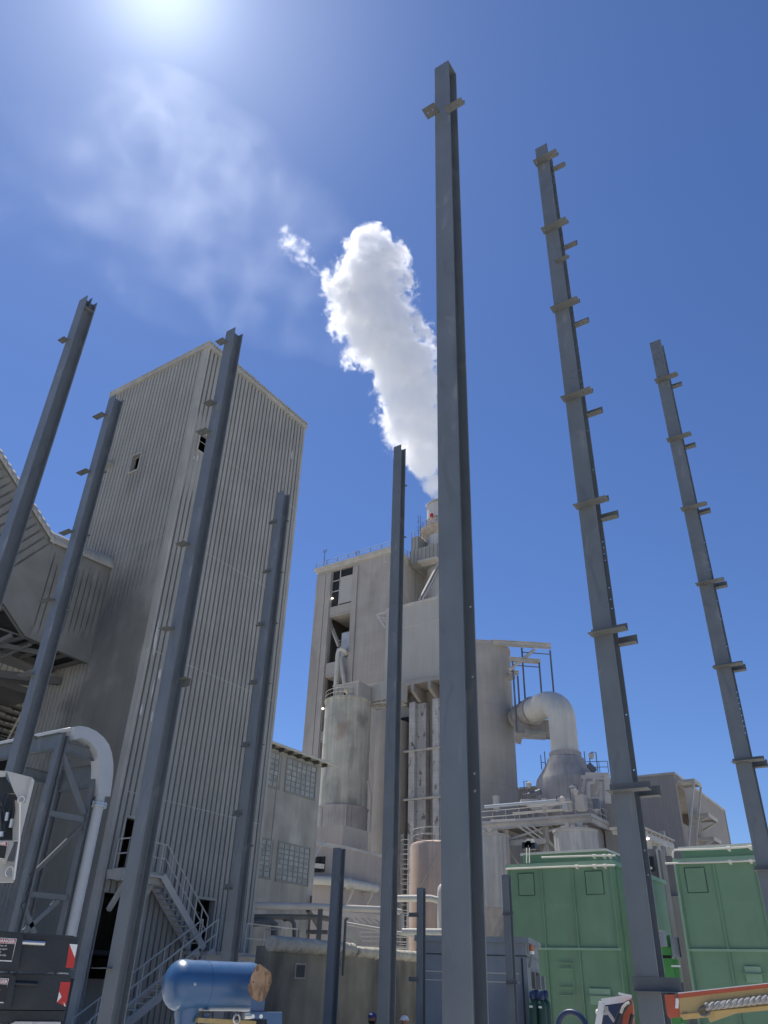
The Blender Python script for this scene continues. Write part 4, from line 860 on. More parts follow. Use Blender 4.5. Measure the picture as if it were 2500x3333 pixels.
gridwin(((308, 1358), (432, 1385), (395, 1752), (270, 1735)), 2, 7)
gridwin(((505, 1400), (812, 1470), (785, 1822), (472, 1780)), 6, 7)
MB().box(wx0, wx1+.9, WY-.5, WY+9.5, wz+.12, wz+.20).build('roof', M['trim'], wb)
for k in range(12): x = wx0+.3+k*.86; MB().box(x, x+.1, WY-.42, WY-.003, wz-.1, wz+.118).build('rafter', M['mull'], wb)
mb = MB(); mb.tube([(wx0, WY-.58, wz+.13), (wx1+.95, WY-.58, wz+.11)], .08, 8).build('gutter', M['galv'], wb)
MB().tube([(wx1-.25, WY-.13, 6.9), (wx1-.25, WY-.13, 3)], .06, 8).build('downpipe', M['mull'], wb)
for x in (36.2, 34.1): MB().box(x, x+.35, WY-.04, WY-.0035, 8, wz-.05).build('pilaster', M['concrete2'], wb)
# ---------------------------------------------------------------- low dusty wall with thick coping
LY = 20.0; lx0, lx1 = 23.1, 33.4; lz = 3.62
M['coping'] = mat('dust_caked_coping', (0.42, 0.39, 0.31), 0.95, var=0.2, scale=3, bump=0.6, bscale=18)
M['oldwall'] = mat('old_stained_wall', (0.235, 0.215, 0.165), 0.95, var=0.2, scale=0.9, streak=0.12, bump=0.5, bscale=7, stain=(0.10,0.095,0.08), srange=(0.48,0.68), sscale=0.5)
lw = thing('low_wall', 'low old stained wall with a thick dust-caked coping and a small louvred window', 'wall', (28, 21, 0))
mb = MB()
n = 40
for i in range(n):
    x0, x1 = lx0+(lx1-lx0)*i/n, lx0+(lx1-lx0)*(i+1)/n
mb.box(lx0, lx1, LY, LY+.6, 0, lz-.05).build('wall', M['oldwall'], lw)
def lumpy(x0, x1, y, z, r, n, seed):
    mb = MB(); m = 14; vs = []; fs = []
    for i in range(n+1):
        x = x0+(x1-x0)*i/n
        for k in range(m):
            a = 2*math.pi*k/m; nn = noise.noise(V((x*2.3, math.cos(a)*1.5+seed, math.sin(a)*1.5)))*.07 + noise.noise(V((x*11, math.cos(a)*4+seed, math.sin(a)*4)))*.16
            rr_ = r*(1+nn) * (1 if 0 < i < n else .75); sag = -.10*max(0, -math.sin(a))*(.5+noise.noise(V((x*14, seed, 0))))
            vs.append((x, y+rr_*1.3*math.cos(a), z+rr_*math.sin(a)+sag))
    for i in range(n):
        for k in range(m): l = (k+1) % m; fs.append((i*m+k, (i+1)*m+k, (i+1)*m+l, i*m+l))
    fs += [tuple(range(m)), tuple(n*m+k for k in range(m))[::-1]]
    return mb.add(vs, fs)
lumpy(lx0-.05, 28.0, LY-.02, lz+.06, .21, 90, 1).build('coping', M['coping'], lw, True)
lumpy(28.3, lx1+.2, LY+.05, lz+.02, .17, 90, 5).build('coping', M['coping'], lw, True)
a, b = PY(*cF(470, 640), LY), PY(*cF(528, 733), LY)
fr = frame('window_frame', lw, M['concrete2'], 'Y', LY, a.x, b.x, b.z, a.z, .05, .04, -.002)
for k in range(8): z = b.z+(a.z-b.z)*k/8; MB().add([(a.x, LY-.005, z+.07), (b.x, LY-.005, z+.07), (b.x, LY-.04, z+.01), (a.x, LY-.04, z+.01)], [(0,1,2,3),(3,2,1,0)]).build('louvre', M['winbar'], fr)
q = PY(*cF(822, 600), LY); MB().tube([(q.x, LY-.02, q.z), (q.x, LY-.004, q.z)], .33, 24).build('hatch', M['oldwall'], lw)
q = PY(*cF(812, 520), LY-.25); MB().tube([(q.x, LY-.3, q.z-.9), (q.x, LY-.3, q.z+.95), (q.x+.12, LY-.3, q.z+.99)], .05, 8).build('vent_pipe', M['mull'], lw, True)
M['soot'] = M['mull']
# ---------------------------------------------------------------- pipe rack between the wall and the buildings
def pipe(pts, r, lab, m='dusty', cr=cF, extra=None, n=12):
    P = [PD(*cr(*p[:2]), p[2]) for p in pts]; o = thing('pipe_run', lab, 'pipe', P[0], 'pipes behind the low wall')
    MB().tube(P, r, n).build('pipe', M[m], o, True)
    for e in (extra or ()): q = P[0].lerp(P[-1], e); d = (P[1]-P[0]).normalized(); MB().tube([q-d*.06, q+d*.06], r*1.35, n).build('flange', M[m], o)
    return o
pipe([(150, 218, 42), (560, 222, 44), (800, 232, 46), (1110, 245, 48), (1225, 262, 49), (1232, 280, 49), (1232, 395, 49)], .16, 'thickest horizontal pipe crossing in front of the windowed building, its top lit by the sun', 'dusty')
pipe([(140, 297, 42.5), (400, 297, 43.5), (640, 300, 45), (720, 315, 46)], .12, 'horizontal flanged pipe just below the thickest pipe', 'mull', extra=(.42,))
pipe([(400, 303, 43.6), (445, 322, 43.6), (460, 350, 43.6), (462, 520, 43.6)], .1, 'pipe dropping down from the flanged pipe', 'mull')
pipe([(130, 340, 42), (290, 334, 42.5), (318, 348, 42.5), (315, 500, 42.5)], .17, 'fat pipe bending down beside the ribbed tower foot', 'mull')
pipe([(560, 250, 47), (600, 310, 48), (645, 385, 49)], .12, 'slanting pipe behind the twin posts', 'mull')
pipe([(820, 342, 50), (1080, 388, 50), (1350, 440, 50)], .09, 'thin pale pipe sloping down to the kiosk', 'galv')
pipe([(1200, 165, 60), (1440, 163, 60), (1500, 178, 60)], .22, 'pale pipe joining the upright capsule before the orange tank', 'duct')
pipe([(1235, 405, 46), (1560, 408, 46)], .17, 'pale level pipe passing above the kiosk roof', 'duct')
pipe([(545, 405, 46), (700, 408, 46)], .1, 'short dark pipe stub left of the short column', 'mull')
for u in (640, 658): tag(MB().beam(PD(*cF(u, 240), 44), PD(*cF(u-22, 560), 44), .13, .13).build('pipe_post', M['mull'], None, loc=PD(*cF(u-22, 560), 44)), 'upright twin post holding the pipes behind the low wall', 'post', 'twin pipe posts')
c_ = PD(*cF(1490, 200), 60); cp = thing('upright_capsule', 'upright pale capsule-shaped vessel peeping out left of the tallest column', 'vessel', (c_.x, c_.y, 0))
zt = zD(*cF(1495, 55), 60); rr_ = .5; MB().lathe((c_.x+.3, c_.y-.4), [(rr_, 0), (rr_, zt-.6), (rr_*.9, zt-.25), (rr_*.6, zt-.06), (.1, zt)], 28).build('shell', M['duct'], cp, True)
MB().lathe((c_.x+.3, c_.y-.4), [(rr_+.005, zt-3.2), (rr_+.1, zt-3.2), (rr_+.1, zt-3.0), (rr_+.005, zt-3.0)], 28, cap=False).build('band', M['duct'], cp)
# ---------------------------------------------------------------- shed on the right
q = PX(*cD(730, 345), 98.0); shY, shZ = q.y, q.z; qL = PX(*cD(345, 318), 98.0); qr = PY(*cD(1220, 675), shY)
sh = thing('ribbed_shed', 'large brown-grey ribbed shed at the far right with canopies on its end wall', 'building', (105, shY+8, 0))
mb = MB(); sheet(mb, (98, shY, 0), (0,1,0), (-1,0,0), 26, 0, shZ-.2, .4, .02); mb.build('wall', M['shed'], sh)
o0, o1 = PY(*cD(800, 700), shY), PY(*cD(868, 700), shY); ozb, ozt = PY(*cD(870, 870), shY).z, PY(*cD(830, 515), shY).z
sL = qr.x - 98
mb = MB(); sheet(mb, (98, shY, 0), (1,0,0), (0,-1,0), sL, 0, shZ-.2, .4, .02, [(o0.x-98, o1.x-98, ozb, ozt)], nz=6); mb.build('wall', M['shed'], sh)
mb = MB(); mb.box(98.1, qr.x, shY+.12, shY+25.9, shZ-.195, shZ).box(97.9, qr.x+.15, shY-.15, shY+.115, shZ-.2, shZ+.05).box(97.88, 98.09, shY+.12, shY+26, shZ-.2, shZ+.05); mb.build('roof_edge', M['dusty'], sh)
mb = MB().box(qr.x-.12, qr.x+.06, shY-.09, shY+8, 0, shZ-.2); mb.build('wall', M['shed'], sh)
can = [((750, 400), (1000, 470), (890, 388), 'upper braced canopy over the dark opening of the ribbed shed', 900), ((895, 735), (1180, 872), (1040, 790), 'middle canopy low on the end wall of the ribbed shed', 0), ((948, 965), (1205, 1035), (1075, 958), 'lowest canopy just above the right green bin', 0)]
for (l, r_, m_, lab, vb_) in can:
    # near left corner of the roof sits out from the wall; the root line runs along the wall
    out = 2.2; a = PY(*cD(*l), shY-.1); c_ = PY(*cD(*m_), shY-out); b = PY(*cD(*r_), shY-out)
    x0, x1, z = a.x+.2, max(b.x, a.x+3.5), a.z-.2
    if 'upper' not in lab: x0, x1 = a.x, b.x
    o = thing('canopy', lab, 'canopy', (x0, shY, z), 'canopies on the end wall of the shed')
    MB().box(x0, x1, shY-out, shY-.12, z-.10, z).build('roof', M['dusty'], o)
    for xx in (x0+.1, x1-.1):
        MB().beam((xx, shY-out+.1, z-.22), (xx, shY-.15, z-.22), .15, .2).build('beam', M['galv'], o)
        MB().beam((xx, shY-out+.1, z-.35), (xx, shY-.15, z-7.5 if 'upper' in lab else z-1.2), .22, .22).build('brace', M['galv'], o)
    MB().beam((x0, shY-out+.1, z-.25), (x1, shY-out+.1, z-.25), .12, .3).build('beam', M['galv'], o)
# ---------------------------------------------------------------- grey ducts and walkway roof between the green bins
dk = thing('duct_casing', 'tall dusty duct casings standing side by side in the gap between the green bins', 'duct', PD(*cH(650, 1500), 58))
def vbox(x0, x1, yt, D_, m, name='casing', yb=3400, th=2.0, cr=cH, par=None):
    a = PD(*cr(x0, yt), D_); b = PD(*cr(x1, yt), D_); a.z = (a.z+b.z)/2; d_ = V((b.x-a.x, b.y-a.y, 0)); n_ = V((-d_.y, d_.x, 0)).normalized()*-1
    if n_.dot(V((a.x, a.y, 0))) < 0: n_ = -n_
    return MB().prism([(a.x, a.y, 0), (b.x, b.y, 0), (b.x+n_.x*th, b.y+n_.y*th, 0), (a.x+n_.x*th, a.y+n_.y*th, 0)], (0,0,a.z)).build(name, m, par or dk)
M['greyd'] = mat('purple_grey_duct', (0.25, 0.225, 0.22), .85, var=.12, scale=.5, streak=.1)
vbox(440, 590, 720, 59, M['greyd']); vbox(590, 622, 725, 58.8, M['dusty'], 'edge_strip'); vbox(622, 655, 735, 59.4, M['greyd']); vbox(640, 720, 748, 59.8, M['dusty'], 'casing'); 
a = PD(*cH(715, 820), 61); vbox(715, 835, 820, 61, M['greyd'], 'casing'); vbox(775, 935, 1400, 60.5, M['shed'], 'casing'); 
vbox(480, 520, 1010, 58.5, M['dusty'], 'edge_strip')
for (u, v0, v1) in ((490, 830, 1040), (555, 1215, 1520), (600, 1585, 1880)): 
    b = PD(*cH(u, v0), 58.4); z1 = zD(*cH(u+20, v1), 58.4); MB().box(b.x-.03, b.x+.3, b.y-.25, b.y+.25, z1, b.z).build('slot', M['dark'], dk)
wk = thing('walkway_roof', 'trussed walkway with a corrugated roof rising behind the gap between the green bins', 'walkway', PD(*cH(600, 700), 66))
a, b = PD(*cH(385, 380), 62), PD(*cH(868, 590), 70); b.z = zD(*cH(868, 590), 70)
ds = V((0, 2.4, 0)); MB().prism([a, b, b+ds, a+ds], (0,0,-.12)).build('roof', M['dusty'], wk)
MB().beam(a + V((0,.2,-.5)), b + V((0,.2,-.5)), .15, .4).build('eaves_beam', M['galv'], wk)
for k in range(8): q = a.lerp(b, (k+.5)/8); MB().box(q.x-.15, q.x+.15, q.y+.1, q.y+2.3, q.z-.42, q.z-.15).build('purlin', M['dusty'], wk)
for k in (0.28, .93): q = a.lerp(b, k); MB().beam(q + V((0,.3,-.7)), q + V((0,.3,-6)), .3, .3).build('post', M['galv'], wk)
m_ = a.lerp(b, .55); MB().beam(m_ + V((0,.3,-.7)), m_ + V((-1.2,.3,-5)), .16, .16).beam(m_ + V((.1,.3,-.7)), m_ + V((1.8,.3,-5)), .16, .16).build('brace', M['galv'], wk)
floodlight(PD(*cH(467, 572), 63.5), 'lit floodlight under the walkway roof', .14)
M.update(
 green=mat('green_bin_paint', (0.165, 0.28, 0.178), 0.6, var=0.08, scale=0.8, streak=0.04, bump=0.08, bscale=8, stain=(0.16,0.235,0.16), srange=(0.55,0.75), sscale=0.6),
 greenl=mat('pale_green_bin_paint', (0.24, 0.37, 0.26), 0.6, var=0.1, scale=1),
 greenb=mat('bright_green_paint', (0.035, 0.21, 0.035), 0.45, var=0.08, scale=2, coat=.2),
 kiosk=mat('grey_blue_kiosk_paint', (0.19, 0.215, 0.235), 0.6, var=0.1, scale=1.2, streak=0.1),
 white2=mat('white_conduit', (0.66, 0.63, 0.55), 0.6, var=0.1),
 blue=mat('glossy_blue_paint', (0.028, 0.10, 0.225), 0.36, var=0.08, scale=3, coat=0.6, spec=.5),
 wood=mat('scuffed_plywood', (0.42, 0.27, 0.16), 0.8, var=0.3, scale=14, streak=0.5, bump=0.3, bscale=25, stain=(0.20,0.11,0.06), srange=(.48,.56), sscale=9),
 black=mat('black_machine_paint', (0.018, 0.022, 0.028), 0.35, var=0.2, scale=4, stain=(0.05,0.045,0.04), srange=(.55,.75), sscale=3, bump=.1),
 cream=mat('offwhite_machine_paint', (0.46, 0.45, 0.42), 0.5, var=0.1, scale=3, stain=(0.3,0.28,0.24), srange=(.6,.75), sscale=5),
 steelw=mat('bright_zinc', (0.6, 0.6, 0.58), 0.3, metal=.8, var=.1),
 redp=mat('red_paint', (0.50, 0.035, 0.03), 0.45, var=0.1, scale=4),
 orangep=mat('orange_red_boom_paint', (0.45, 0.095, 0.045), 0.5, var=0.12, scale=4),
 yellow=mat('tan_yellow_boom_paint', (0.50, 0.36, 0.15), 0.5, var=0.1, scale=3, stain=(.35,.25,.12), srange=(.6,.75), sscale=4),
 dgreen=mat('dark_green_cylinder', (0.02, 0.055, 0.04), 0.4, var=.1),
 dblue=mat('dark_blue_plastic', (0.02, 0.04, 0.10), 0.45, var=.1),
 signw=mat('sign_white', (0.75, 0.74, 0.70), 0.5, var=.04), signr=mat('sign_red', (0.45, 0.03, 0.035), 0.5, var=.05), signk=mat('sign_black', (0.02, 0.02, 0.022), 0.5, var=0),
 rope=mat('grey_rope', (0.33, 0.32, 0.30), 0.9, var=.2, scale=20), amber=mat('amber_lens', (0.42, 0.15, 0.08), 0.35, var=0),
 hivis=mat('hi_vis_yellow_green', (0.45, 0.60, 0.10), 0.8, var=.05), navy=mat('navy_cloth', (0.03, 0.04, 0.08), 0.9, var=.1), skin=mat('skin', (0.30, 0.155, 0.10), 0.6, var=.06),
 hardblue=mat('blue_hard_hat', (0.02, 0.035, 0.16), 0.35, var=0), hardwhite=mat('white_hard_hat', (0.72, 0.71, 0.67), 0.35, var=.03), hair=mat('dark_beard', (0.015, 0.012, 0.01), 0.9, var=0),
)
M['blue'].node_tree.nodes['Principled BSDF'].inputs['Coat Roughness'].default_value = .32; M['blue'].node_tree.nodes['Principled BSDF'].inputs['Coat Weight'].default_value = .6
def text(s, size, o, U, W, m, parent, name='lettering', bold=0.0, label=None, depth=.0015, align='LEFT'):
    c = bpy.data.curves.new('t', 'FONT'); c.body = s; c.size = size; c.extrude = depth; c.offset = bold; c.align_x = align; c.resolution_u = 2
    ob = bpy.data.objects.new('t', c); sc.collection.objects.link(ob); me = bpy.data.meshes.new_from_object(ob); bpy.data.objects.remove(ob)
    U, W = V(U).normalized(), V(W).normalized(); N = U.cross(W); mb = MB()
    mb.add([V(o) + U*v.co.x + W*v.co.y + N*(v.co.z + depth + .001) for v in me.vertices], [tuple(p.vertices) for p in me.polygons])
    return mb.build(name, m, parent)
# ---------------------------------------------------------------- green bins
GXX = 41.0
def gbin(yA, yB, lab, zr, zt, tl, ribs, hatch, zmid, word):
    """yA > yB: left and right limits of the front face x = GXX"""
    t = thing('green_bin', lab, 'bin', (GXX+4, (yA+yB)/2, 0), 'big green bins side by side')
    MB().box(GXX, GXX+9, yB, yA, 1.0, zr).build('body', M['green'], t)
    for yy in (yA-.15, yB+.15): MB().box(GXX+.1, GXX+.5, yy-.15, yy+.15, 0, .997).build('leg', M['green'], t)
    MB().box(GXX-.12, GXX+9.1, yB-.1, yA+.1, zr, zr+.22).build('rim', M['greenl'], t)
    MB().box(GXX+.5, GXX+8, yB+.4, tl, zr+.223, zt-.09).build('upper_body', M['green'], t)
    MB().box(GXX+.42, GXX+8.1, yB+.3, tl+.1, zt-.09, zt+.02).build('lid', M['white2'], t)
    for yy in ribs + [yA-.05, yB+.05]: MB().box(GXX-.10, GXX-.002, yy-.04, yy+.035, 1.0, zr-.01).build('rib', M['green'], t)
    for x in (GXX+.6, GXX+3.2): MB().box(x, x+.08, yB-.08, yB-.002, 1, zr-.01).build('rib', M['green'], t)
    MB().box(GXX-.11, GXX-.003, yB-.05, yA+.05, zmid-.05, zmid+.05).build('waist_bar', M['greenl'], t)
    for (y1, y0, z1, z0) in hatch:
        o = MB().box(GXX-.03, GXX-.0025, y0, y1, z0, z1).build('hatch', M['green'], t)
        mb = MB().box(GXX-.036, GXX-.0305, y0-.02, y0+.012, z0-.02, z1+.02).box(GXX-.036, GXX-.0305, y1-.012, y1+.02, z0-.02, z1+.02).box(GXX-.036, GXX-.0305, y0, y1, z0-.02, z0+.012).box(GXX-.036, GXX-.0305, y0, y1, z1-.012, z1+.02); mb.build('hatch_seal', M['dgreen'], o)
        for yy in (y0+.06, (y0+y1)/2, y1-.06):
            for zz in (z0+.06, z1-.06): MB().tube([(GXX-.055, yy, zz), (GXX-.031, yy, zz)], .022, 6).build('bolt', M['greenl'], o)
    if word: a, sz, op = word; text('DI MATTEO', sz, (GXX-.003, a.y, a.z), (0,-1,0), (0,0,1), M['greenl'], t, bold=-.002)
    return t
P4 = lambda x, y: PX(*cE(x, y), GXX)
zr = P4(300, 222).z; zt_ = PX(*cE(500, 124), GXX+.5).z; zm = P4(640, 680).z
yA, yB = P4(180, 228).y, P4(778, 300).y
gb = gbin(yA, yB, 'left green steel bin behind the grey kiosk, two hatches high on its face', zr, zt_, PX(*cE(262, 135), GXX+.5).y,
     [P4(383, 400).y, P4(568, 450).y], [(P4(242, 300).y, P4(330, 300).y, P4(285, 250).z, P4(285, 375).z), (P4(624, 300).y, P4(722, 300).y, P4(672, 237).z, P4(672, 368).z)], zm, (P4(410, 442), .21, 0))
yA2 = P4(1150, 300).y; zr2 = P4(1300, 190).z
gb2 = gbin(yA2, 1.2, 'right green steel bin at the edge of view with one hatch high on its face', zr2, PX(*cE(1350, 92), GXX+.5).z, PX(*cE(1165, 130), GXX+.5).y,
     [P4(1385, 400).y, P4(1630, 400).y, P4(1630, 400).y-3], [(P4(1195, 290).y, P4(1308, 290).y, P4(1255, 217).z, P4(1260, 358).z)], P4(1400, 687).z, (P4(1432, 428), .21, 0))
# fixtures on the bin faces
def fbox(u0, v0, u1, v1, name, m, par, out=.12, plane=GXX): a, b = PX(*cE(u0, v0), plane), PX(*cE(u1, v1), plane); return MB().box(plane-out, plane-.003, b.y, a.y, b.z, a.z).build(name, m, par)
for (u0, v0, u1, v1, par) in ((645, 902, 775, 1000, gb), (1525, 778, 1635, 872, gb2)):
    o = fbox(u0, v0, u1, v1, 'vent_hood', M['greenl'], par, .1); a, b = P4(u0-8, v0+40), P4(u1+12, v0+48); MB().box(GXX-.18, GXX-.102, b.y, a.y, b.z, a.z).build('bar', M['green'], o)
mb = MB()
for v_ in (757, 790, 940, 895): mb.tube([P4(478, v_)+V((-.12,0,0)), P4(552, v_+3)+V((-.12,0,0))], .03, 6)
mb.tube([P4(549, 757)+V((-.12,0,0)), P4(566, 940)+V((-.12,0,0))], .03, 6); mb.build('ladder_frame', M['green'], gb)
# conduits along the bin tops
for (pts, lab) in (([(170, 228, 0), (170, 224, 0), (500, 211, 0), (790, 203, 0)], 'pale conduit along the rim of the left green bin'), ([(372, 158, .3), (630, 150, .3), (792, 148, .3)], 'pale pipe with couplings on the upper box of the left green bin'),
                   ([(1075, 193, -.1), (1160, 190, -.1), (1360, 185, -.1), (1700, 172, -.1)], 'pale conduit along the rim of the right green bin'), ([(1118, 160, .0), (1118, 128, .0), (1128, 116, .0), (1350, 110, .0), (1700, 90, .0)], 'pale pipe bending over the left corner of the right green bin')):
    P = [PX(*cE(u, v), GXX-.25+o) for u, v, o in pts]; o = thing('conduit', lab, 'conduit', P[0], 'pale conduits on the green bins')
    MB().tube(P, .045, 8).build('pipe', M['white2'], o, True)
    L_ = (P[-1]-P[-2]); 
    for f in (.25, .6, .8): q = P[-2]+L_*f; MB().tube([q-L_.normalized()*.08, q+L_.normalized()*.08], .075, 8).build('coupling', M['white2'], o); MB().box(q.x, q.x+.22, q.y-.04, q.y+.04, q.z-.12, q.z-.06).build('clip', M['white2'], o)
P = [PX(*cE(u, v), GXX-.2) for u, v in ((1130, 215), (1160, 400), (1192, 650), (1215, 850), (1230, 1000))]; P = [V((GXX-.2, P[0].y, P[0].z)), V((GXX-.2, P[0].y, 0.5))]
tag(MB().tube(P, .05, 8).build('drain_pipe', M['greenl'], None, True, loc=P[1]), 'thin upright pipe down the left edge of the right green bin', 'pipe')
q = PX(*cE(300, 92), GXX+1); eq = thing('hydraulic_valve', 'cluster of dark valves and white fittings on the left green bin lid', 'valve', q)
for k, (u, v, m) in enumerate(((285, 92, 'black'), (308, 72, 'white2'), (322, 95, 'black'), (300, 85, 'white2'))):
    p = PX(*cE(u, v), GXX+1); MB().box(p.x-.15, p.x+.15, p.y-.18, p.y+.18, p.z-.16, p.z+.16).build('valve_block', M[m], eq)
for du in (0, 16): MB().tube([PX(*cE(287+du, 105), GXX+.3), PX(*cE(287+du, 190), GXX-.1)], .03, 6).build('hose', M['white2'], eq)
# hose coil
q = P4(545, 1110); mb = MB()
q = PX(*cE(545, 1112), GXX-6); tag(MB().tube([(q.x+.25*math.sin(a)*.0, q.y+.60*math.cos(a), q.z-.15+.60*math.sin(a)) for a in [2*math.pi*k/28 for k in range(28)]], .11, 10, True).build('hose_coil', M['dblue'], None, True, loc=q), 'dark blue coiled hose standing before the left green bin', 'hose')
# ---------------------------------------------------------------- bright green machine
gm = thing('green_machine', 'bright green machine with grey side box and dark motor in the gap between the bins', 'machine', (35.5, 9.6, 0))
def mbox(u0, v0, u1, v1, D_, th, m, name, par, cr=cE):
    a, b = PD(*cr(u0, v1), D_), PD(*cr(u1, v1), D_); b.z = a.z; zt = zD(*cr((u0+u1)/2, v0), D_); d = (b-a); n_ = V((d.y, -d.x, 0)).normalized()
    if n_.dot(V((a.x, a.y, 0))) < 0: n_ = -n_
    return MB().prism([a, b, b+n_*th, a+n_*th], (0,0,zt-a.z)).build(name, m, par)
body = mbox(1030, 732, 1165, 1100, 36, 1.2, M['greenb'], 'body', gm); mbox(1166, 738, 1200, 1100, 36.2, 1.0, M['greenb'], 'side_panel', gm)
mbox(1025, 668, 1118, 712, 35.8, 1.4, M['greenb'], 'ledge', gm); mbox(1020, 713, 1112, 731, 36.3, 1.0, M['black'], 'gap', gm); mbox(1062, 600, 1112, 667, 36.2, .6, M['greenb'], 'hood', gm)
mbox(1117, 608, 1160, 722, 35.6, .6, M['kiosk'], 'grey_box', gm); mbox(1160, 615, 1168, 726, 35.5, .6, M['black'], 'hinge_strip', gm)
q0, q1 = PD(*cE(1052, 665), 35.4), PD(*cE(1049, 588), 35.4); MB().lathe((q0.x, q0.y), [(.24, q0.z), (.24, q0.z+.35), (.27, q0.z+.36), (.27, q0.z+.5), (.25, q0.z+.52), (.25, q1.z-.1), (.15, q1.z)], 18).build('motor', M['kiosk'], gm, True)
MB().beam(PD(*cE(1108, 776), 35.9), PD(*cE(1162, 777), 35.9), .03, .06).build('handle', M['steelw'], body)
# ---------------------------------------------------------------- kiosk
kc = PD(*cE(280, 612), 27.0); kt = kc.z
kr = R(-15); ku = V((math.cos(R(-90+0)+kr+R(0)), math.sin(R(-90)+kr), 0))
azk = math.atan2(kc.y, kc.x)
eL = PD(*cF(1352, 440), 27.6); eR = PD(*cE(468, 668), 30.2); eL.z = eR.z = kc.z
dL = (eL-kc).normalized(); LL = (eL-kc).length; dR = V((dL.y, -dL.x, 0)); dR = dR if dR.dot(eR-kc) > 0 else -dR; LR = (eR-kc).dot(dR)
k_ = thing('grey_kiosk', 'grey metal kiosk with a beacon and side units before the left green bin', 'kiosk', (kc.x, kc.y, 0))
def kbox(a0, a1, b0, b1, z0, z1, name, m, par=k_):   # a along the long side from the corner, b along the short side
    P = lambda a, b: kc + dL*a + dR*b
    return MB().prism([(P(a0,b0).x, P(a0,b0).y, z0), (P(a1,b0).x, P(a1,b0).y, z0), (P(a1,b1).x, P(a1,b1).y, z0), (P(a0,b1).x, P(a0,b1).y, z0)], (0,0,z1-z0)).build(name, m, par)
kbox(0, LL, 0, LR, .8, kt-.16, 'body', M['kiosk']); kbox(-.1, LL+.1, -.1, LR+.1, kt-.16, kt, 'roof', M['kiosk']); kbox(-.15, LL, .1, LR, 0, .797, 'plinth', M['concrete2'])
zj = zD(*cE(160, 718), 27.3); kbox(-.012, LL, -.014, -.002, zj-.015, zj+.015, 'seam', M['black']); kbox(-.014, -.002, .0, LR, zj-.03, zj-.005, 'seam', M['black'])
for v_ in (815, 865): z = zD(*cE(100, v_), 27.3); kbox(.25, LL, -.03, -.002, z-.02, z+.01, 'trim_strip', M['galv'])
kbox(.12, .17, -.02, -.002, .8, zj-.05, 'door_edge', M['black'])
for a_ in (.15,): pass
pb = kc + dR*.35 - dL*.12; zbv = zD(*cE(312, 690), 27.2)
bo = MB().lathe((pb.x, pb.y), [(.075, zbv), (.075, zbv+.14), (.045, zbv+.17)], 12).build('beacon', M['amber'], k_, True); MB().lathe((pb.x, pb.y), [(.08, zbv-.08), (.08, zbv-.002)], 12).build('beacon_base', M['signw'], bo); MB().beam(pb + V((0,0,zbv-kc.z-.1)), pb + V((0,0,zbv-kc.z-.45)) + dL*.1, .06, .06).build('beacon_arm', M['kiosk'], bo)
for s in (.30, .68):
    b0 = LR*s; z1 = zD(*cE(340, 812), 28); z0 = zD(*cE(345, 905), 28)
    kbox(-.10, -.002, b0, b0+.36, z0, z1, 'vent_unit', M['mull']); kbox(-.22, -.002, b0+.37, b0+.62, z0-.02, z1-.08, 'round_unit', M['kiosk'])
b0 = LR*.62; kbox(-.16, -.1, b0, b0+.14, zD(*cE(425, 890), 28.5), zD(*cE(425, 860), 28.5), 'switch_box', M['signw'])
for i, (u, v, dd) in enumerate(((320, 972, 26.2), (345, 968, 26.7), (372, 975, 26.2), (396, 972, 26.7))):
    p = PD(*cE(u, v), dd); z = p.z - .0
    o = thing('gas_cylinder', ['front left dark green gas cylinder beside the kiosk', 'rear left gas cylinder half hidden beside the kiosk', 'front right dark green gas cylinder beside the kiosk', 'rear right gas cylinder next to the kiosk side units'][i], 'gas cylinder', (p.x, p.y, z-1.45), 'gas cylinders by the kiosk')
    MB().lathe((p.x, p.y), [(.125, z-1.45), (.125, z-.12), (.10, z-.03), (.05, z+.03)], 18).build('body', M['dgreen'], o, True)
    MB().lathe((p.x, p.y), [(.075, z+.031), (.085, z+.06), (.085, z+.2), (.05, z+.25)], 14).build('valve_guard', M['dblue'], o, True)
    MB().box(p.x-.127, p.x-.124, p.y-.05, p.y+.05, z-.17, z-.12).build('tag', M['signw'], o)
tag(MB().box(26.0, 26.2, 11.6, 11.8, 0, .1).box(23.2, 25.3, 9.6, 12.6, 0, PD(*cE(372, 975), 26.2).z-1.452).build('cylinder_stand', M['concrete2'], None, loc=(24, 11, 0)), 'concrete stand under the gas cylinders beside the kiosk', 'stand')
# ---------------------------------------------------------------- stairs on the ribbed tower
S = thing('outside_stair', 'dusty steel stair with landings climbing the right face of the ribbed tower', 'stair', (26, 27, 0))
YS = 27.0
def p7(u, v, Y_=YS): return PY(*c7(u, v), Y_)
a, b = p7(545, 935), p7(900, 1560); 
for y_ in (YS-.45, YS+.45):
    MB().beam((a.x, y_, a.z), (b.x, y_, b.z), .06, .28).build('stringer', M['dusty'], S)
n = 13
for k in range(1, n): q = a.lerp(b, k/n); MB().box(q.x-.13, q.x+.13, YS-.42, YS+.42, q.z-.02, q.z+.02).build('tread', M['dusty'], S)
railing([V((a.x, YS-.45, a.z+.1)), V((b.x, YS-.45, b.z+.1))], 1.05, .55, .028).build('handrail', M['galv'], S)
railing([V((a.x-.2, YS-.45, a.z+.1)), V((a.x, YS-.45, a.z+.1))], 1.05, .5, .028).build('handrail', M['galv'], S)
MB().box(22.0, a.x+.05, YS-.5, YS+.55, a.z-.1, a.z).build('landing', M['dusty'], S)
zb = b.z-.1; lx = p7(1110, 1640).x; MB().box(b.x-.2, 31.4, YS-1.6, YS+.55, zb-.12, zb).build('landing', M['dusty'], S)
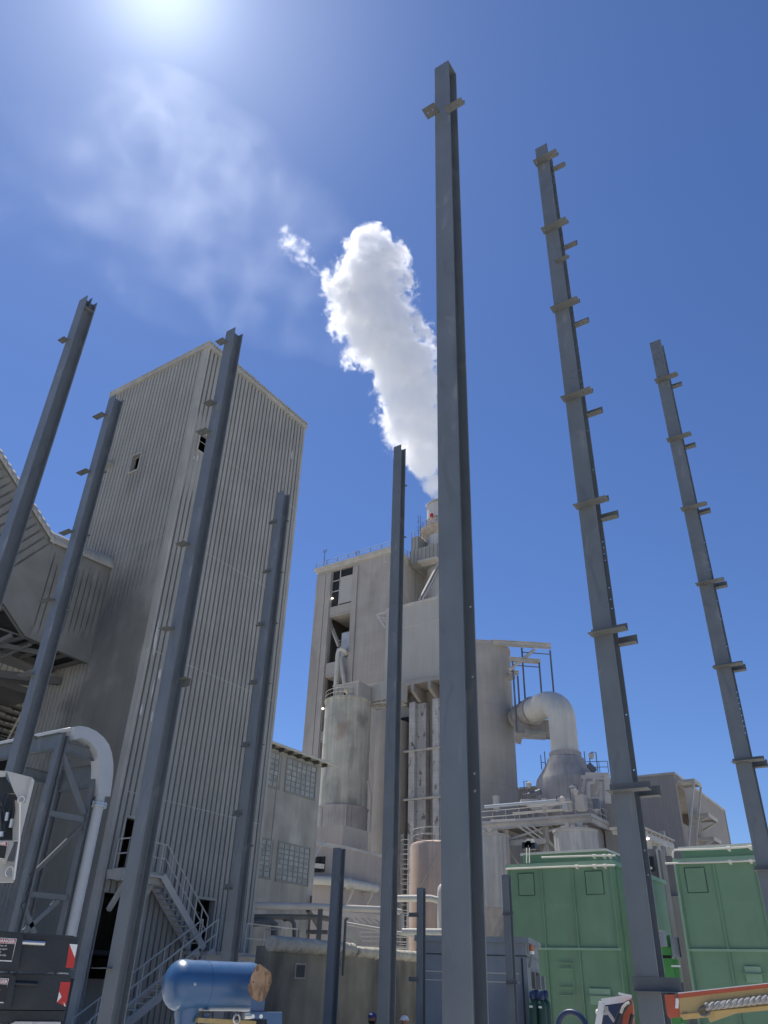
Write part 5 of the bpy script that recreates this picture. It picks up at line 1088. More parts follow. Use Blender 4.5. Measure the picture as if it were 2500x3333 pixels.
MB().ibeam((b.x-1, YS-1.6, zb-.3), (31.5, YS-1.6, zb-.3), .2, .35, .03).build('edge_beam', M['galv'], S)
railing([V((p7(1090, 1500).x, YS-1.55, zb)), V((31.3, YS-1.55, zb)), V((31.3, YS+.5, zb))], 1.1, 1.2, .03).build('handrail', M['galv'], S)
# lower flight comes down towards the yard on the left
c = V((p7(1060, 1640, YS-1.6).x, YS-1.1, zb)); d = V((c.x-5.5, YS-1.1, zb-3.4))
for y_ in (c.y-.45, c.y+.45): MB().beam((c.x, y_, c.z), (d.x, y_, d.z), .06, .28).build('stringer', M['dusty'], S)
for k in range(1, 17): q = c.lerp(d, k/17); MB().box(q.x-.13, q.x+.13, c.y-.42, c.y+.42, q.z-.02, q.z+.02).build('tread', M['dusty'], S)
for y_ in (c.y-.45, c.y+.45): railing([V((c.x, y_, c.z+.1)), V((d.x, y_, d.z+.1))], 1.05, 1.1, .028).build('handrail', M['galv'], S)
# balcony at the upper door
B_ = thing('door_balcony', 'caked dusty balcony with a small guard rail under the upper doorway of the ribbed tower', 'balcony', (22.8, 27, 6.1))
mb = MB(); n = 14; vs = []; fs = []
def lump(x0, x1, y0, y1, z0, z1, seed, name, m, par, amp=.12, k=10):
    mb = MB(); bm = bmesh.new(); bmesh.ops.create_cube(bm, size=1); bmesh.ops.subdivide_edges(bm, edges=bm.edges[:], cuts=k, use_grid_fill=True)
    for v_ in bm.verts:
        p = V(((x0+x1)/2+v_.co.x*(x1-x0), (y0+y1)/2+v_.co.y*(y1-y0), (z0+z1)/2+v_.co.z*(z1-z0))); nn = noise.noise_vector(p*1.7+V((seed,0,0)))*amp + noise.noise_vector(p*5+V((seed,0,0)))*amp*.4
        v_.co = p + nn
    bm.verts.index_update(); mb.add([v_.co[:] for v_ in bm.verts], [tuple(w.index for w in f.verts) for f in bm.faces]); bm.free()
    return mb.build(name, m, par, True)
lump(21.7, 23.9, 26.7, 27.62, 5.72, 6.12, 3, 'deck', M['trim'], B_, .1)
for x_ in (22.1, 23.4): MB().beam((x_, 26.75, 5.8), (x_, 27.55, 4.7), .16, .16).build('bracket', M['trim'], B_)
railing([V((21.9, 27.5, 6.15)), V((21.9, 26.8, 6.15)), V((23.8, 26.8, 6.15))], 1.1, .75, .03).build('railing', M['galv'], B_)
# ---------------------------------------------------------------- conveyor gallery joining the left face
GY = 31.75
G = thing('conveyor_gallery', 'ribbed conveyor gallery leaving the left face of the tower and climbing to the upper left', 'gallery', (17, 33, 16))
xk, zkt, zkb = 18.0, 20.35, 15.45
def rib_face(P, n, depth, m, name, par, fade=.12, nlen=10, groove=.32):
    """ribs run from bottom edge to top edge of the quad P = (BL, BR, TR, TL); grooves fade out near the ends; front normal by BL->BR x up"""
    BL, BR, TR, TL = [V(p) for p in P]; N = (BR-BL).cross(TL-BL).normalized(); mb = MB(); vs = []; fs = []; prof = (0, 1-groove-.08, 1-groove, 1-.08)
    ss = [(i+q)/n for i in range(n) for q in prof] + [1.0]; gs = [0, 0, 1, 1]*n + [0]; rows = nlen+1
    for j in range(rows):
        f = j/nlen
        for s_, g_ in zip(ss, gs):
            i = int(s_*n); r1 = .5+.5*math.sin(i*12.9+par.location.x); lo = fade*(.5+r1); hi = fade*(.6+.6*math.sin(i*7.7)**2)
            e = min(1, max(0, (f-lo)/.05)) * min(1, max(0, (1-hi-f)/.05)); wob = noise.noise(V((s_*6, f*3, 1)))*.03
            p = BL.lerp(BR, s_).lerp(TL.lerp(TR, s_), f) - N*(depth*g_*e - wob); vs.append(p)
    m_ = len(ss)
    for j in range(nlen):
        for i in range(m_-1): fs.append((j*m_+i, j*m_+i+1, (j+1)*m_+i+1, (j+1)*m_+i))
    return mb.add(vs, fs).build(name, m, par, True)
rib_face([(xk, GY, zkb), (BX, GY, 15.3), (BX, GY, 20.6), (xk, GY, zkt)], 12, .09, M['caked'], 'wall', G, .16, 20, .2)
dx, dz = -9.0, 6.6
sh = 2.33; zz = lambda x_: zkb + (xk-x_)*dz/-dx
rib_face([(xk+dx-sh, GY, zz(xk+dx-sh)), (xk-sh, GY, zz(xk-sh)), (xk, GY, zkt), (xk+dx, GY, zkt+dz)], 30, .10, M['caked'], 'wall', G, .05, 20, .2)
MB().prism([(xk-sh, GY, zz(xk-sh)), (xk, GY, zkb), (xk, GY, zkt)], (0, .05, 0)).build('kink_panel', M['caked'], G)
mb = MB()   # arched roof: level part and climbing part
arc = [(GY-.12, -.02)] + [(GY+1.4-1.5*math.cos(a), .75*math.sin(a)) for a in [math.pi*k/12 for k in range(0, 13)]]
def roofseg(p0, p1, name):
    mb = MB(); n = 60; vs = []; fs = []
    for i in range(n+1):
        f = i/n; x = p0[0]+(p1[0]-p0[0])*f; z = p0[1]+(p1[1]-p0[1])*f
        for y_, h_ in arc: vs.append((x, y_-.05*(i % 2), z+h_+.04*(i % 2)))
        for y_, h_ in reversed(arc): vs.append((x, y_, z+h_-.16))
    m_ = len(arc)*2
    for i in range(n):
        for k in range(m_): l = (k+1) % m_; fs.append((i*m_+k, i*m_+l, (i+1)*m_+l, (i+1)*m_+k))
    return mb.add(vs, fs).build(name, M['trim'], G)
roofseg((BX, 20.6), (xk-.25, zkt+.05), 'roof'); roofseg((xk, zkt), (xk+dx, zkt+dz), 'roof')
for nm, y_ in (('far_wall', GY+2.8),): MB().prism([(BX, y_, 15.3), (BX, y_, 20.6), (xk, y_, zkt), (xk+dx, y_, zkt+dz), (xk+dx, y_, zkb+dz), (xk, y_, zkb)], (0,.06,0)).build('wall', M['caked'], G)
for (p0, p1) in (((BX-.05, zkb+.25), (xk, zkb+.35)), ((xk, zkb+.35), (xk+dx, zkb+dz+.35))):
    MB().beam((p0[0], GY+1.4, p0[1]), (p1[0], GY+1.4, p1[1]), 2.7, .08).build('floor', M['dark'], G)
    for y_ in (GY+.12, GY+2.65): MB().ibeam((p0[0], y_, p0[1]-.25), (p1[0], y_, p1[1]-.25), .14, .3, .02).build('bottom_chord', M['mull'], G)
n = 7
for k in range(n):
    f = k/n; q = V((xk+dx*f, 0, zkb+dz*f)); r_ = V((xk+dx*(f+1/n), 0, zkb+dz*(f+1/n)))
    MB().beam((q.x, GY+.1, q.z), (r_.x, GY+2.7, r_.z), .08, .08).build('brace', M['mull'], G); MB().beam((q.x, GY+.1, q.z), (q.x, GY+2.7, q.z), .12, .16).build('cross_beam', M['mull'], G)
for k in range(4): x_ = xk+.6+k*.9; MB().beam((x_, GY+.1, zkb), (x_, GY+2.7, zkb), .12, .16).build('cross_beam', M['mull'], G)
# trusswork below the gallery
T_ = thing('gallery_trestle', 'dark steel trestle girders under the kink of the conveyor gallery', 'trestle', (16, 34, 12))
for (a, b, w_) in (((21.4, 33.6, 14.7), (10.5, 35.8, 13.1), .35), ((21.4, 35.4, 14.9), (10, 38.2, 13.9), .35), ((19.5, 32.2, 15.2), (9.5, 34.6, 14.4), .22), ((17.5, 32.0, 15.4), (15.5, 36.0, 12.8), .2), ((15.5, 32.2, 17.3), (12, 36, 12.9), .2), ((13, 32.2, 19), (17, 35.5, 13.5), .18), ((18.5, 32.0, 15.3), (17.6, 34, 14.3), .12)):
    MB().beam(a, b, w_*.7, w_).build('girder', M['mull'], T_)
MB().box(11, 21.4, 34.7, 37.5, 14.0, 14.3).build('walkway', M['mull'], T_)
# stair tower / conveyor leg behind, far left
L_ = thing('rear_conveyor', 'pale ribbed rear conveyor housing with a slanting deck, lower left of the gallery', 'gallery', (15, 42, 8))
mb = MB(); a, b = azp(c3(235, 1400)), azp(c3(0, 1400))
mb = MB(); sheet(mb, (2, 40, 0), (1,0,0), (0,-1,0), 23, 0.2, 16.9, .35, .08); mb.build('wall', M['ribbed'], L_)
MB().box(8, 26, 40.2, 41, 16.95, 21).build('soffit', M['mull'], L_)
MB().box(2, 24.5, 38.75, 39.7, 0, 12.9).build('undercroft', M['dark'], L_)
P0, P1 = PY(*c3(200, 1480), 38.5), PY(*c3(0, 1660), 38.5); d_ = (P1-P0).normalized()
MB().beam(P0-d_*1.0, P1+d_*4, 1.6, .5).build('sloping_deck', M['trim'], L_)
for k in range(16): q = P0 + d_*(k*.38) + V((0,-.6,-.8-k*.02)); MB().box(q.x-2.5, q.x+.4, q.y-.5, q.y, q.z-.9, q.z-.8).build('tread', M['mull'], L_)
for f in (0.0, .5): MB().tube([P0+d_*(.5+5*f)+V((0,-1.3,-.4)), P0+d_*(2.5+5*f)+V((0,-1.3,-3.4))], .05, 6).build('rod', M['galv'], L_)
# recess under the left face of the tower
U_ = thing('tower_undercroft', 'dark open bay beneath the ribbed left face of the tower with plain columns inside', 'bay', (22, 33, 0))
for y_ in (29.2, 31.0, 33.4, 35.9): MB().box(BX+.2, BX+.6, y_-.2, y_+.2, 0, 2.398).build('column', M['mull'], U_)
MB().box(BX+2.0, BX+2.2, BY+.4, BY2-.1, 0, 2.398).build('back_wall', M['clad'], U_)
MB().ibeam((BX+.1, BY+.4, 2.55), (BX+.1, BY2, 2.55), .25, .3, .03).build('lintel', M['trim'], U_)
# ---------------------------------------------------------------- pipe frame with the bent white duct
FY = 18.3; fx0, fx1 = 12.15, 13.45
fz = PY(*c5(760, 345), FY).z
F_ = thing('steel_frame', 'grey steel frame of small columns with diagonal braces carrying the bent white duct', 'frame', (12.8, FY, 0))
zlow = 2.6
def fcol(x, y, z1, nm='column'):
    mb = MB(); bf = .2; mb.box(x-.1, x-.085, y-.1, y+.1, 0, z1).box(x+.085, x+.1, y-.1, y+.1, 0, z1).box(x-.085, x+.085, y-.006, y+.006, 0, z1); return mb.build(nm, M['steel'], F_)
fcol(fx0, FY, fz); fcol(fx1, FY, fz-.15); fcol(fx0, FY+1.6, fz); fcol(fx1, FY+1.6, fz-.15)
bm_ = MB().ibeam((fx0, FY+.11, fz-.14), (fx0, FY+3.4, fz-.14), .18, .42, .015).build('beam', M['steel'], F_)
MB().ibeam((fx0+.11, FY, fz-.28), (fx1-.11, FY, fz-.28), .15, .3, .012).build('beam', M['steel'], F_)
MB().ibeam((fx0+.11, FY+1.6, fz-.75), (fx1-.11, FY+1.6, fz-.75), .15, .3, .012).build('beam', M['steel'], F_)
MB().ibeam((fx1, FY+.11, fz-.75), (fx1, FY+1.5, fz-.75), .15, .6, .012).build('beam', M['steel'], F_)
def pf(u, v): return PY(*c5(u, v), FY)
for (a, b, w_) in (((745, 560), (1010, 1290), .09), ((560, 1270), (1000, 1355), .10), ((975, 1440), (360, 2040), .07)):
    A_, Bq = pf(*a), pf(*b); 
    if w_ == .07: A_.y -= .0
    MB().beam(A_, Bq, .08, w_*1.3).build('brace', M['steel'] if w_ != .07 else M['cleat'], F_)
for (a, b) in (((310, 400), (800, 450)), ((270, 520), (410, 880)), ((700, 480), (280, 860))):
    MB().beam(PY(*c6(*a), FY), PY(*c6(*b), FY), .08, .11).build('brace', M['steel'], F_)
# hand rail pipe on top of the beam
MB().tube([(fx0-.05, FY+3.4, fz+.11), (fx0-.05, FY+.2, fz+.11), (fx0+.1, FY-.05, fz+.17), (fx0+.45, FY-.15, fz+.2)], .055, 10).build('top_pipe', M['white'], F_, True)
D_ = thing('white_bend_duct', 'white square bend duct curving over the frame and bolted to a round pipe going down', 'duct', (13.6, FY-.2, 0))
YD = FY-.25
oc = [PY(*c5(u, v), YD) for u, v in ((893, 240), (960, 230), (1060, 248), (1160, 295), (1250, 372), (1310, 455), (1345, 560), (1362, 680), (1360, 800), (1345, 930), (1325, 1078))]
ic = [PY(*c5(u, v), YD) for u, v in ((895, 395), (960, 375), (1030, 390), (1090, 430), (1140, 490), (1170, 545), (1185, 620), (1195, 740), (1190, 850), (1195, 960), (1192, 1070))]
mb = MB(); vs = []; fs = []
for a, b in zip(oc, ic): vs += [a, b, b+V((0,.34,0)), a+V((0,.34,0))]
for i in range(len(oc)-1):
    for k in range(4): l = (k+1) % 4; fs.append((i*4+k, i*4+l, i*4+4+l, i*4+4+k))
fs += [(0,3,2,1), tuple(4*(len(oc)-1)+k for k in range(4))]
mb.add(vs, fs).build('bend', M['white'], D_, True)
pc = (oc[-1]+ic[-1])/2 + V((-.03,.15,0)); zf = PY(*c5(1205, 1165), YD+.15).z
MB().lathe((pc.x, pc.y), [(.13, zf), (.13, pc.z+.05)], 20).build('neck', M['white'], D_, True)
fl = MB().lathe((pc.x, pc.y), [(.22, zf-.1), (.22, zf-.055)], 24).build('flange', M['steelw'], D_); MB().lathe((pc.x, pc.y), [(.22, zf-.04), (.22, zf)], 24).build('flange', M['steelw'], D_)
for k in range(8): a = 2*math.pi*k/8; MB().lathe((pc.x+.18*math.cos(a), pc.y+.18*math.sin(a)), [(.02, zf-.13), (.02, zf+.04)], 6).build('bolt', M['steelw'], D_)
MB().lathe((pc.x, pc.y), [(.14, 0), (.14, zf-.101)], 22).build('pipe', M['white'], D_, True)
# ---------------------------------------------------------------- crane end at the lower left: housing and outrigger boxes
cw_ = thing('crane_housing', 'off-white crane housing with hydraulic hoses and a danger sign at the left edge', 'machine', PD(0, 2600, 8.2))
HD = 8.2
e0 = PD(*c5(0, 1000), HD); nrm = V((-ray(150, 2600).x, -ray(150, 2600).y, 0)).normalized(); rt = V((-nrm.y, nrm.x, 0)); rt = rt if rt.dot(V((ray(300, 2600).x-ray(0, 2600).x, ray(300, 2600).y-ray(0, 2600).y, 0))) > 0 else -rt
def onplane(u, v, cr, off=0.0):
    r = ray(*cr(u, v)); o = e0 + nrm*off; return CAM + r*((o-CAM).dot(nrm)/r.dot(nrm))
def plate(pts, m, name, par, off=0, th=.02, cr=c5): P = [onplane(u, v, cr, off) for u, v in pts]; return MB().prism(P, -nrm*th).build(name, m, par)
plate([(80, 772), (385, 848), (300, 1160), (235, 1130), (165, 1005)], M['cream'], 'gusset_plate', cw_, 0, .03)
plate([(-200, 760), (80, 772), (60, 830), (-200, 840)], M['cream'], 'top_plate', cw_, -.02, .05)
plate([(385, 848), (415, 885), (205, 1740), (165, 2060), (140, 2060), (240, 1500), (255, 1160), (300, 1155)], M['cream'], 'side_flange', cw_, .03, .12)
plate([(-200, 840), (60, 830), (165, 1005), (255, 1140), (215, 1600), (-200, 1600)], M['black'], 'recess', cw_, -.25, .05)
plate([(165, 1120), (255, 1140), (225, 1610), (150, 1610)], M['cream'], 'back_plate', cw_, -.12, .05)
plate([(-200, 1600), (150, 1610), (165, 1640), (60, 1900), (40, 1860), (-200, 1840)], M['cream'], 'lower_plate', cw_, -.01, .05)
plate([(-200, 1850), (200, 1860), (165, 2100), (-200, 2110)], M['cream'], 'bracket_block', cw_, -.06, .1)
for (pts, r_) in (([(10, 1290), (40, 1180), (90, 1050), (175, 1060)], .012), ([(20, 1500), (70, 1360), (130, 1210), (165, 1100)], .014), ([(140, 1400), (165, 1250), (160, 1100)], .012), ([(60, 1500), (60, 1300), (20, 1150)], .011), ([(5, 1700), (20, 1450), (5, 1200)], .013)):
    MB().tube([onplane(u, v, c5, -.1) for u, v in pts], r_, 8).build('hose', M['black'], cw_, True)
for (u, v, u1, v1) in ((92, 1270, 75, 1370), (145, 1350, 125, 1450), (25, 1500, 15, 1560)): MB().tube([onplane(u, v, c5, -.085), onplane(u1, v1, c5, -.085)], .017, 10).build('hose_fitting', M['steelw'], cw_, True)
q = onplane(256, 1110, c5, .04); MB().tube([q + rt*.028*math.cos(a) + V((0,0,.028*math.sin(a))) for a in [2*math.pi*k/16 for k in range(16)]], .007, 8, True).build('eye_ring', M['steelw'], cw_, True)
q = onplane(115, 1975, c5, .0); MB().tube([q + rt*.03*math.cos(a) + V((0,0,.04*math.sin(a))) for a in [2*math.pi*k/16 for k in range(16)]], .007, 8, True).build('eye_ring', M['steelw'], cw_, True)
MB().tube([onplane(245, 1150, c5, .03), onplane(235, 1600, c5, .03), onplane(170, 2080, c5, .03)], .008, 6).build('cable', M['signw'], cw_)
def danger_sign(TL, TR, BR, BL, cr, par, off, lines, label='danger sign reading DANGER Keep clear of swinging upper', fs=1.0):
    P = [onplane(u, v, cr, off) for u, v in (TL, TR, BR, BL)]; U = (P[1]-P[0]); W = (P[0]-P[3]); w_, h_ = U.length, W.length; U.normalize(); W.normalize()
    N = U.cross(W); s = MB().prism(P, -nrm*.004).build('danger_sign', M['signw'], par)
    q = P[3] + U*(w_*.03) + W*(h_*.03) + N*.0015; B_ = lambda a, b, c, d: [q + U*(w_*.94*a) + W*(h_*.94*b), q + U*(w_*.94*c) + W*(h_*.94*b), q + U*(w_*.94*c) + W*(h_*.94*d), q + U*(w_*.94*a) + W*(h_*.94*d)]
    MB().add(B_(0, 0, 1, .77), [(0,1,2,3)]).build('text_field', M['signk'], s); MB().add(B_(0, .79, 1, 1), [(0,1,2,3)]).build('header_field', M['signr'], s)
    hh = h_*.94; text('DANGER', hh*.215, q + U*(w_*.20) + W*(hh*.82) + N*.001, U, W, M['signw'], s, bold=.0012)
    a = q + U*(w_*.04) + W*(hh*.82) + N*.003; MB().add([a, a+U*(w_*.13), a+U*(w_*.065)+W*(hh*.14)], [(0,1,2)]).build('warning_triangle', M['signw'], s)
    for i, ln in enumerate(lines): text(ln, hh*.125*fs, q + U*(w_*.06) + W*(hh*(.63-.145*i)) + N*.001, U, W, M['signw'], s)
    return s
danger_sign((-150, 1590), (100, 1622), (45, 1826), (-190, 1800), c5, cw_, .02, ('Keep clear of', 'swinging upper', 'structure', 'and load'), )
# outrigger boxes
OBs = [('upper black outrigger box with a sunlit top edge, danger sign and red-white marker', [(-300, 835), (905, 915), (938, 945), (925, 1010), (830, 1350), (-300, 1325)], [(835, 1005), (932, 1010), (882, 1295), (790, 1290)], [(835, 1005), (932, 1010), (898, 1170)], (-90, 925, 203, 940, 140, 1218, -150, 1200), 7.9),
       ('lower black outrigger box with a red-white marker, under the first', [(-300, 1345), (815, 1372), (850, 1395), (845, 1460), (790, 1800), (-300, 1790)], [(730, 1460), (848, 1462), (792, 1755), (682, 1705)], [(712, 1575), (740, 1640), (682, 1705)], (-190, 1405, 108, 1420, 40, 1715, -240, 1700), 7.95)]
for i, (lab, pts, red, wh, sg, dd) in enumerate(OBs):
    off = .28 - .03*i
    o = thing('outrigger_box', lab, 'outrigger', onplane(300, 1100+450*i, c6, off), 'black outrigger boxes stacked at the left edge')
    plate(pts, M['black'], 'box', o, off, .45, c6)
    plate([(-300, pts[0][1]-12), (280, 870+ (505*i)), (880 if not i else 790, 905+(462*i)), (900 if not i else 820, 935+(440*i)), (280, 900+480*i), (-300, pts[0][1]+25)], M['black'], 'lip', o, off+.02, .3, c6)
    mk = plate(red, M['redp'], 'marker', o, off+.004, .003, c6); plate(wh, M['signw'], 'marker_stripe', mk, off+.008, .003, c6)
    if i == 1: plate([(765, 1700), (795, 1755), (770, 1752)], M['signw'], 'marker_stripe', mk, off+.008, .003, c6)
    pl = plate([(-300, 845+505*i), (225-90*i, 862+500*i), (285-90*i, 905+495*i), (215-90*i, 1300+480*i), (-300, 1290+480*i)], M['black'], 'end_plate', o, off+.05, .03, c6)
    danger_sign((sg[0], sg[1]), (sg[2], sg[3]), (sg[4], sg[5]), (sg[6], sg[7]), c6, o, off+.058, ('Keep clear of', 'swinging upper', 'structure', 'to avoid bodily', 'injury'))
    a, b = (onplane(270-90*i, 985+490*i, c6, off+.03), onplane(540-90*i, 1000+490*i, c6, off+.03)); MB().tube([a, b], .018, 10).build('bar', M['steelw'] if i == 0 else M['black'], o, True)
o = thing('grimy_block', 'grimy block with pale plates below the outrigger boxes', 'outrigger', onplane(300, 1900, c6, .2))
plate([(-300, 1800), (790, 1810), (760, 1935), (-300, 1960)], M['black'], 'block', o, .2, .4, c6); plate([(130, 1965), (185, 1935), (730, 1940), (730, 2100), (110, 2100)], M['cream'], 'plate', o, .24, .3, c6)
plate([(-300, 2100), (800, 2100), (800, 3300), (-300, 3300)], M['black'], 'post', o, .15, .4, c6)
# ---------------------------------------------------------------- blue tank
bt = thing('blue_tank', 'glossy blue horizontal tank with a scuffed wooden end plate, on a blue bracket', 'tank', PD(720, 3200, 9.0))
BD = 9.0; a, b = PD(*c7(880, 1880), BD), PD(*c7(1330, 1895), BD-.0)
a = PD(*c7(760, 1872), BD); b = PD(*c7(1350, 1890), BD+.35); b.z = a.z; ax = (b-a).normalized(); rr_ = .212
def cap(c, ax, r, dr, n=8): return [(c + ax*dr*math.sin(math.pi/2*k/n), r*math.cos(math.pi/2*k/n)+.004) for k in range(n+1)]
prof = [(q, r) for q, r in reversed(cap(a, -ax, rr_, .16))] + [(a.lerp(b, k/6), rr_) for k in range(1, 6)] + cap(b, ax, rr_, .17)
MB().tube([q for q, r in prof], [r for q, r in prof], 56).build('shell', M['blue'], bt, True)
for f in (.33, .985): q = a.lerp(b, f); MB().tube([q-ax*.004, q+ax*.004], rr_+.003, 56).build('weld_seam', M['blue'], bt, True)
ep = PD(*c7(1450, 1850), BD-.12); u_ = V((0,0,1)); s_ = (ax*.5 + V((ray(1000,3200).y, -ray(1000,3200).x, 0)).normalized()*.5).normalized()
def onv(u, v, o, n_): r = ray(*c7(u, v)); return CAM + r*((o-CAM).dot(n_)/r.dot(n_))
n2 = V((-ep.x, -ep.y, 0)).normalized()
oct_ = [(1412, 1708), (1448, 1692), (1545, 1765), (1552, 1850), (1500, 1985), (1450, 2025), (1375, 1985), (1345, 1905), (1375, 1800)]
MB().prism([onv(u, v, ep, n2) for u, v in oct_], -n2*.03).build('wooden_end_plate', M['wood'], bt)
for u, v in ((1393, 1850), (1527, 1856)): q = onv(u, v, ep, n2); MB().tube([q - n2*.02, q + n2*.005], .010, 8).build('bolt', M['mull'], bt)
MB().prism([onv(u, v, ep-n2*.0+n2*.0, n2) + n2*-.035 for u, v in ((1370, 1960), (1500, 1960), (1480, 2140), (1365, 2140))], -n2*.1).build('bracket', M['blue'], bt)
MB().prism([onv(u, v, ep, n2) + n2*.02 for u, v in ((1340, 2110), (1640, 2110), (1640, 2330), (1520, 2330), (1510, 2170), (1340, 2165))], -n2*.12).build('bracket', M['blue'], bt)
for u in (1390, 1460): q = onv(u, 2145, ep, n2) + n2*.02; MB().tube([q, q+n2*.012], .018, 10).build('bolt', M['steelw'], bt)
q = onv(1345, 2143, ep, n2) + n2*.03; MB().tube([q - V((0,0,.0)) - ax*.04, q + ax*.04], .022, 12).build('pin', M['steelw'], bt, True)
q0 = PD(*c7(825, 2050), BD+.07); MB().lathe((q0.x, q0.y), [(.10, q0.z-.5), (.10, q0.z-.13), (.118, q0.z-.08), (.122, q0.z+.03)], 28).build('neck', M['blue'], bt, True)
MB().lathe((q0.x, q0.y), [(.135, q0.z-.54), (.135, q0.z-.505)], 28).build('flange', M['steelw'], bt)
MB().beam(PD(*c7(990, 2120), BD+.1), PD(*c7(990, 2330), BD+.1), .05, .05).build('leg', M['blue'], bt)
MB().beam(PD(*c7(900, 2178), BD), PD(*c7(1400, 2205), BD+.3), .08, .04).build('base_rail', M['yellow'], bt)
q = PD(*c7(1248, 2165), BD+.1); MB().tube([q + ax*.035*math.cos(a_) + V((0,0,.035*math.sin(a_))) for a_ in [2*math.pi*k/14 for k in range(14)]], .009, 8, True).build('lifting_eye', M['steelw'], bt, True)
for k, (u, v) in enumerate(((888, 1858), (888, 1868), (888, 1876))): 
    q = onv(u, v, PD(*c7(888, 1868), BD-rr_-.004), n2); MB().box(q.x-.002, q.x+.002, q.y-.016, q.y+.016, q.z-.002, q.z+.002).build('marking', M['signw'], bt)
# ---------------------------------------------------------------- boom lift at the lower right
BL = thing('yellow_boom', 'tan-yellow telescopic boom with a red upper edge and a braided rope hooked to its side', 'boom', PD(*c9(900, 1000), 9.5))
n3 = V((-PD(*c9(1200, 950), 1).x, -PD(*c9(1200, 950), 1).y, 0)).normalized(); o3 = PD(*c9(1000, 950), 9.5)
def on9(u, v, off=0.0): r = ray(*c9(u, v)); o = o3 + n3*off; return CAM + r*((o-CAM).dot(n3)/r.dot(n3))
def p9(pts, m, name, par, off=0, th=.05): return MB().prism([on9(u, v, off) for u, v in pts], -n3*th).build(name, m, par)
p9([(785, 900), (2100, 745), (2100, 975), (1345, 1052), (1090, 1142), (1070, 1090), (830, 1115), (795, 1080)], M['yellow'], 'beam', BL, 0, .3)
p9([(775, 858), (2100, 712), (2100, 746), (780, 902)], M['orangep'], 'upper_edge', BL, .02, .34)
p9([(770, 848), (2100, 702), (2100, 711), (775, 857)], M['signw'], 'top_strip', BL, .03, .36)
p9([(800, 1060), (2100, 930), (2100, 936), (800, 1068)], M['yellow'], 'rolled_lip', BL, .03, .028)
rb_ = thing('red_boom_head', 'orange-red boom head block with a white handle, left of the yellow boom', 'boom head', on9(700, 1000))
p9([(640, 868), (770, 862), (785, 900), (808, 1085), (690, 1100), (665, 1060)], M['orangep'], 'block', rb_, -.02, .25)
p9([(752, 905), (775, 900), (785, 930), (778, 1003), (748, 1000)], M['signw'], 'handle', rb_, .03, .03); p9([(745, 850), (765, 850), (770, 905), (752, 905)], M['mull'], 'hinge', rb_, .03, .02)
for u, v in ((828, 1040), (855, 1040)): q = on9(u, v, .0); MB().tube([q, q+n3*.01], .006, 8).build('bolt', M['mull'], BL)
rp_ = thing('braided_rope', 'grey braided rope running along the yellow boom to a dark hook', 'rope', on9(1060, 990, .05))
mb = MB(); A_, B2 = on9(1050, 985, .05), on9(2100, 855, .05); n = 90; ud = (B2-A_).normalized(); vv = ud.cross(n3)
for ph in (0, 2.09, 4.19):
    MB().tube([A_.lerp(B2, k/n) + (vv*math.cos(ph+k*.42) + n3*math.sin(ph+k*.42))*.019 for k in range(n+1)], .018, 7).build('strand', M['rope'], rp_, True)
MB().tube([on9(u, v, .05) for u, v in ((1040, 985), (1000, 1000), (985, 1030), (1000, 1060), (1040, 1070), (1080, 1045), (1085, 1020))], .014, 8).build('hook', M['mull'], rp_, True)
cg = thing('white_edged_cage', 'white-edged platform cage with dark inside at the bottom right', 'cage', on9(150, 1000, -.2))
for a_, b_ in (((30, 940), (315, 898)), ((30, 940), (-15, 1200))): MB().beam(on9(*a_, -.2), on9(*b_, -.2), .06, .05, n3).build('frame_bar', M['signw'], cg)
p9([(35, 955), (320, 915), (330, 1250), (-10, 1250)], M['dblue'], 'inner_panel', cg, -.4, .03)
MB().beam(on9(190, 855, -.1), on9(320, 885, -.1), .02, .025, n3).build('frame_bar', M['signw'], cg)
for a_, b_ in (((60, 1000), (150, 1130)), ((40, 1050), (80, 1050)), ((60, 1000), (88, 1000))): MB().beam(on9(*a_, -.15), on9(*b_, -.15), .03, .03).build('stay', M['galv'], cg)
ra = thing('hoist', 'orange-red curved arm with black hoses rising beside the cage', 'arm', on9(260, 1150))
p9([(215, 1260), (235, 1080), (270, 970), (312, 905), (330, 960), (345, 1260)], M['orangep'], 'arm', ra, -.1, .12)
MB().tube([on9(u, v, 0) for u, v in ((150, 1230), (190, 1100), (230, 1020), (270, 960), (310, 935))], .028, 10).build('hose', M['black'], ra, True)
MB().tube([on9(u, v, .03) for u, v in ((215, 1050), (235, 990), (270, 955), (300, 945))], .012, 8).build('hose', M['galv'], ra, True)
MB().tube([on9(u, v, 0) for u, v in ((290, 1260), (320, 1090), (330, 1060))], .02, 8).build('hose', M['black'], ra, True)
lm = MB().sphere(PX(*cE(695, 1038), GXX-5), .12, 12, 8).build('ball_lamp', M['signw'], None, True, loc=PX(*cE(695, 1038), GXX-5)); tag(lm, 'small white round lamp left of the white-edged cage', 'lamp')
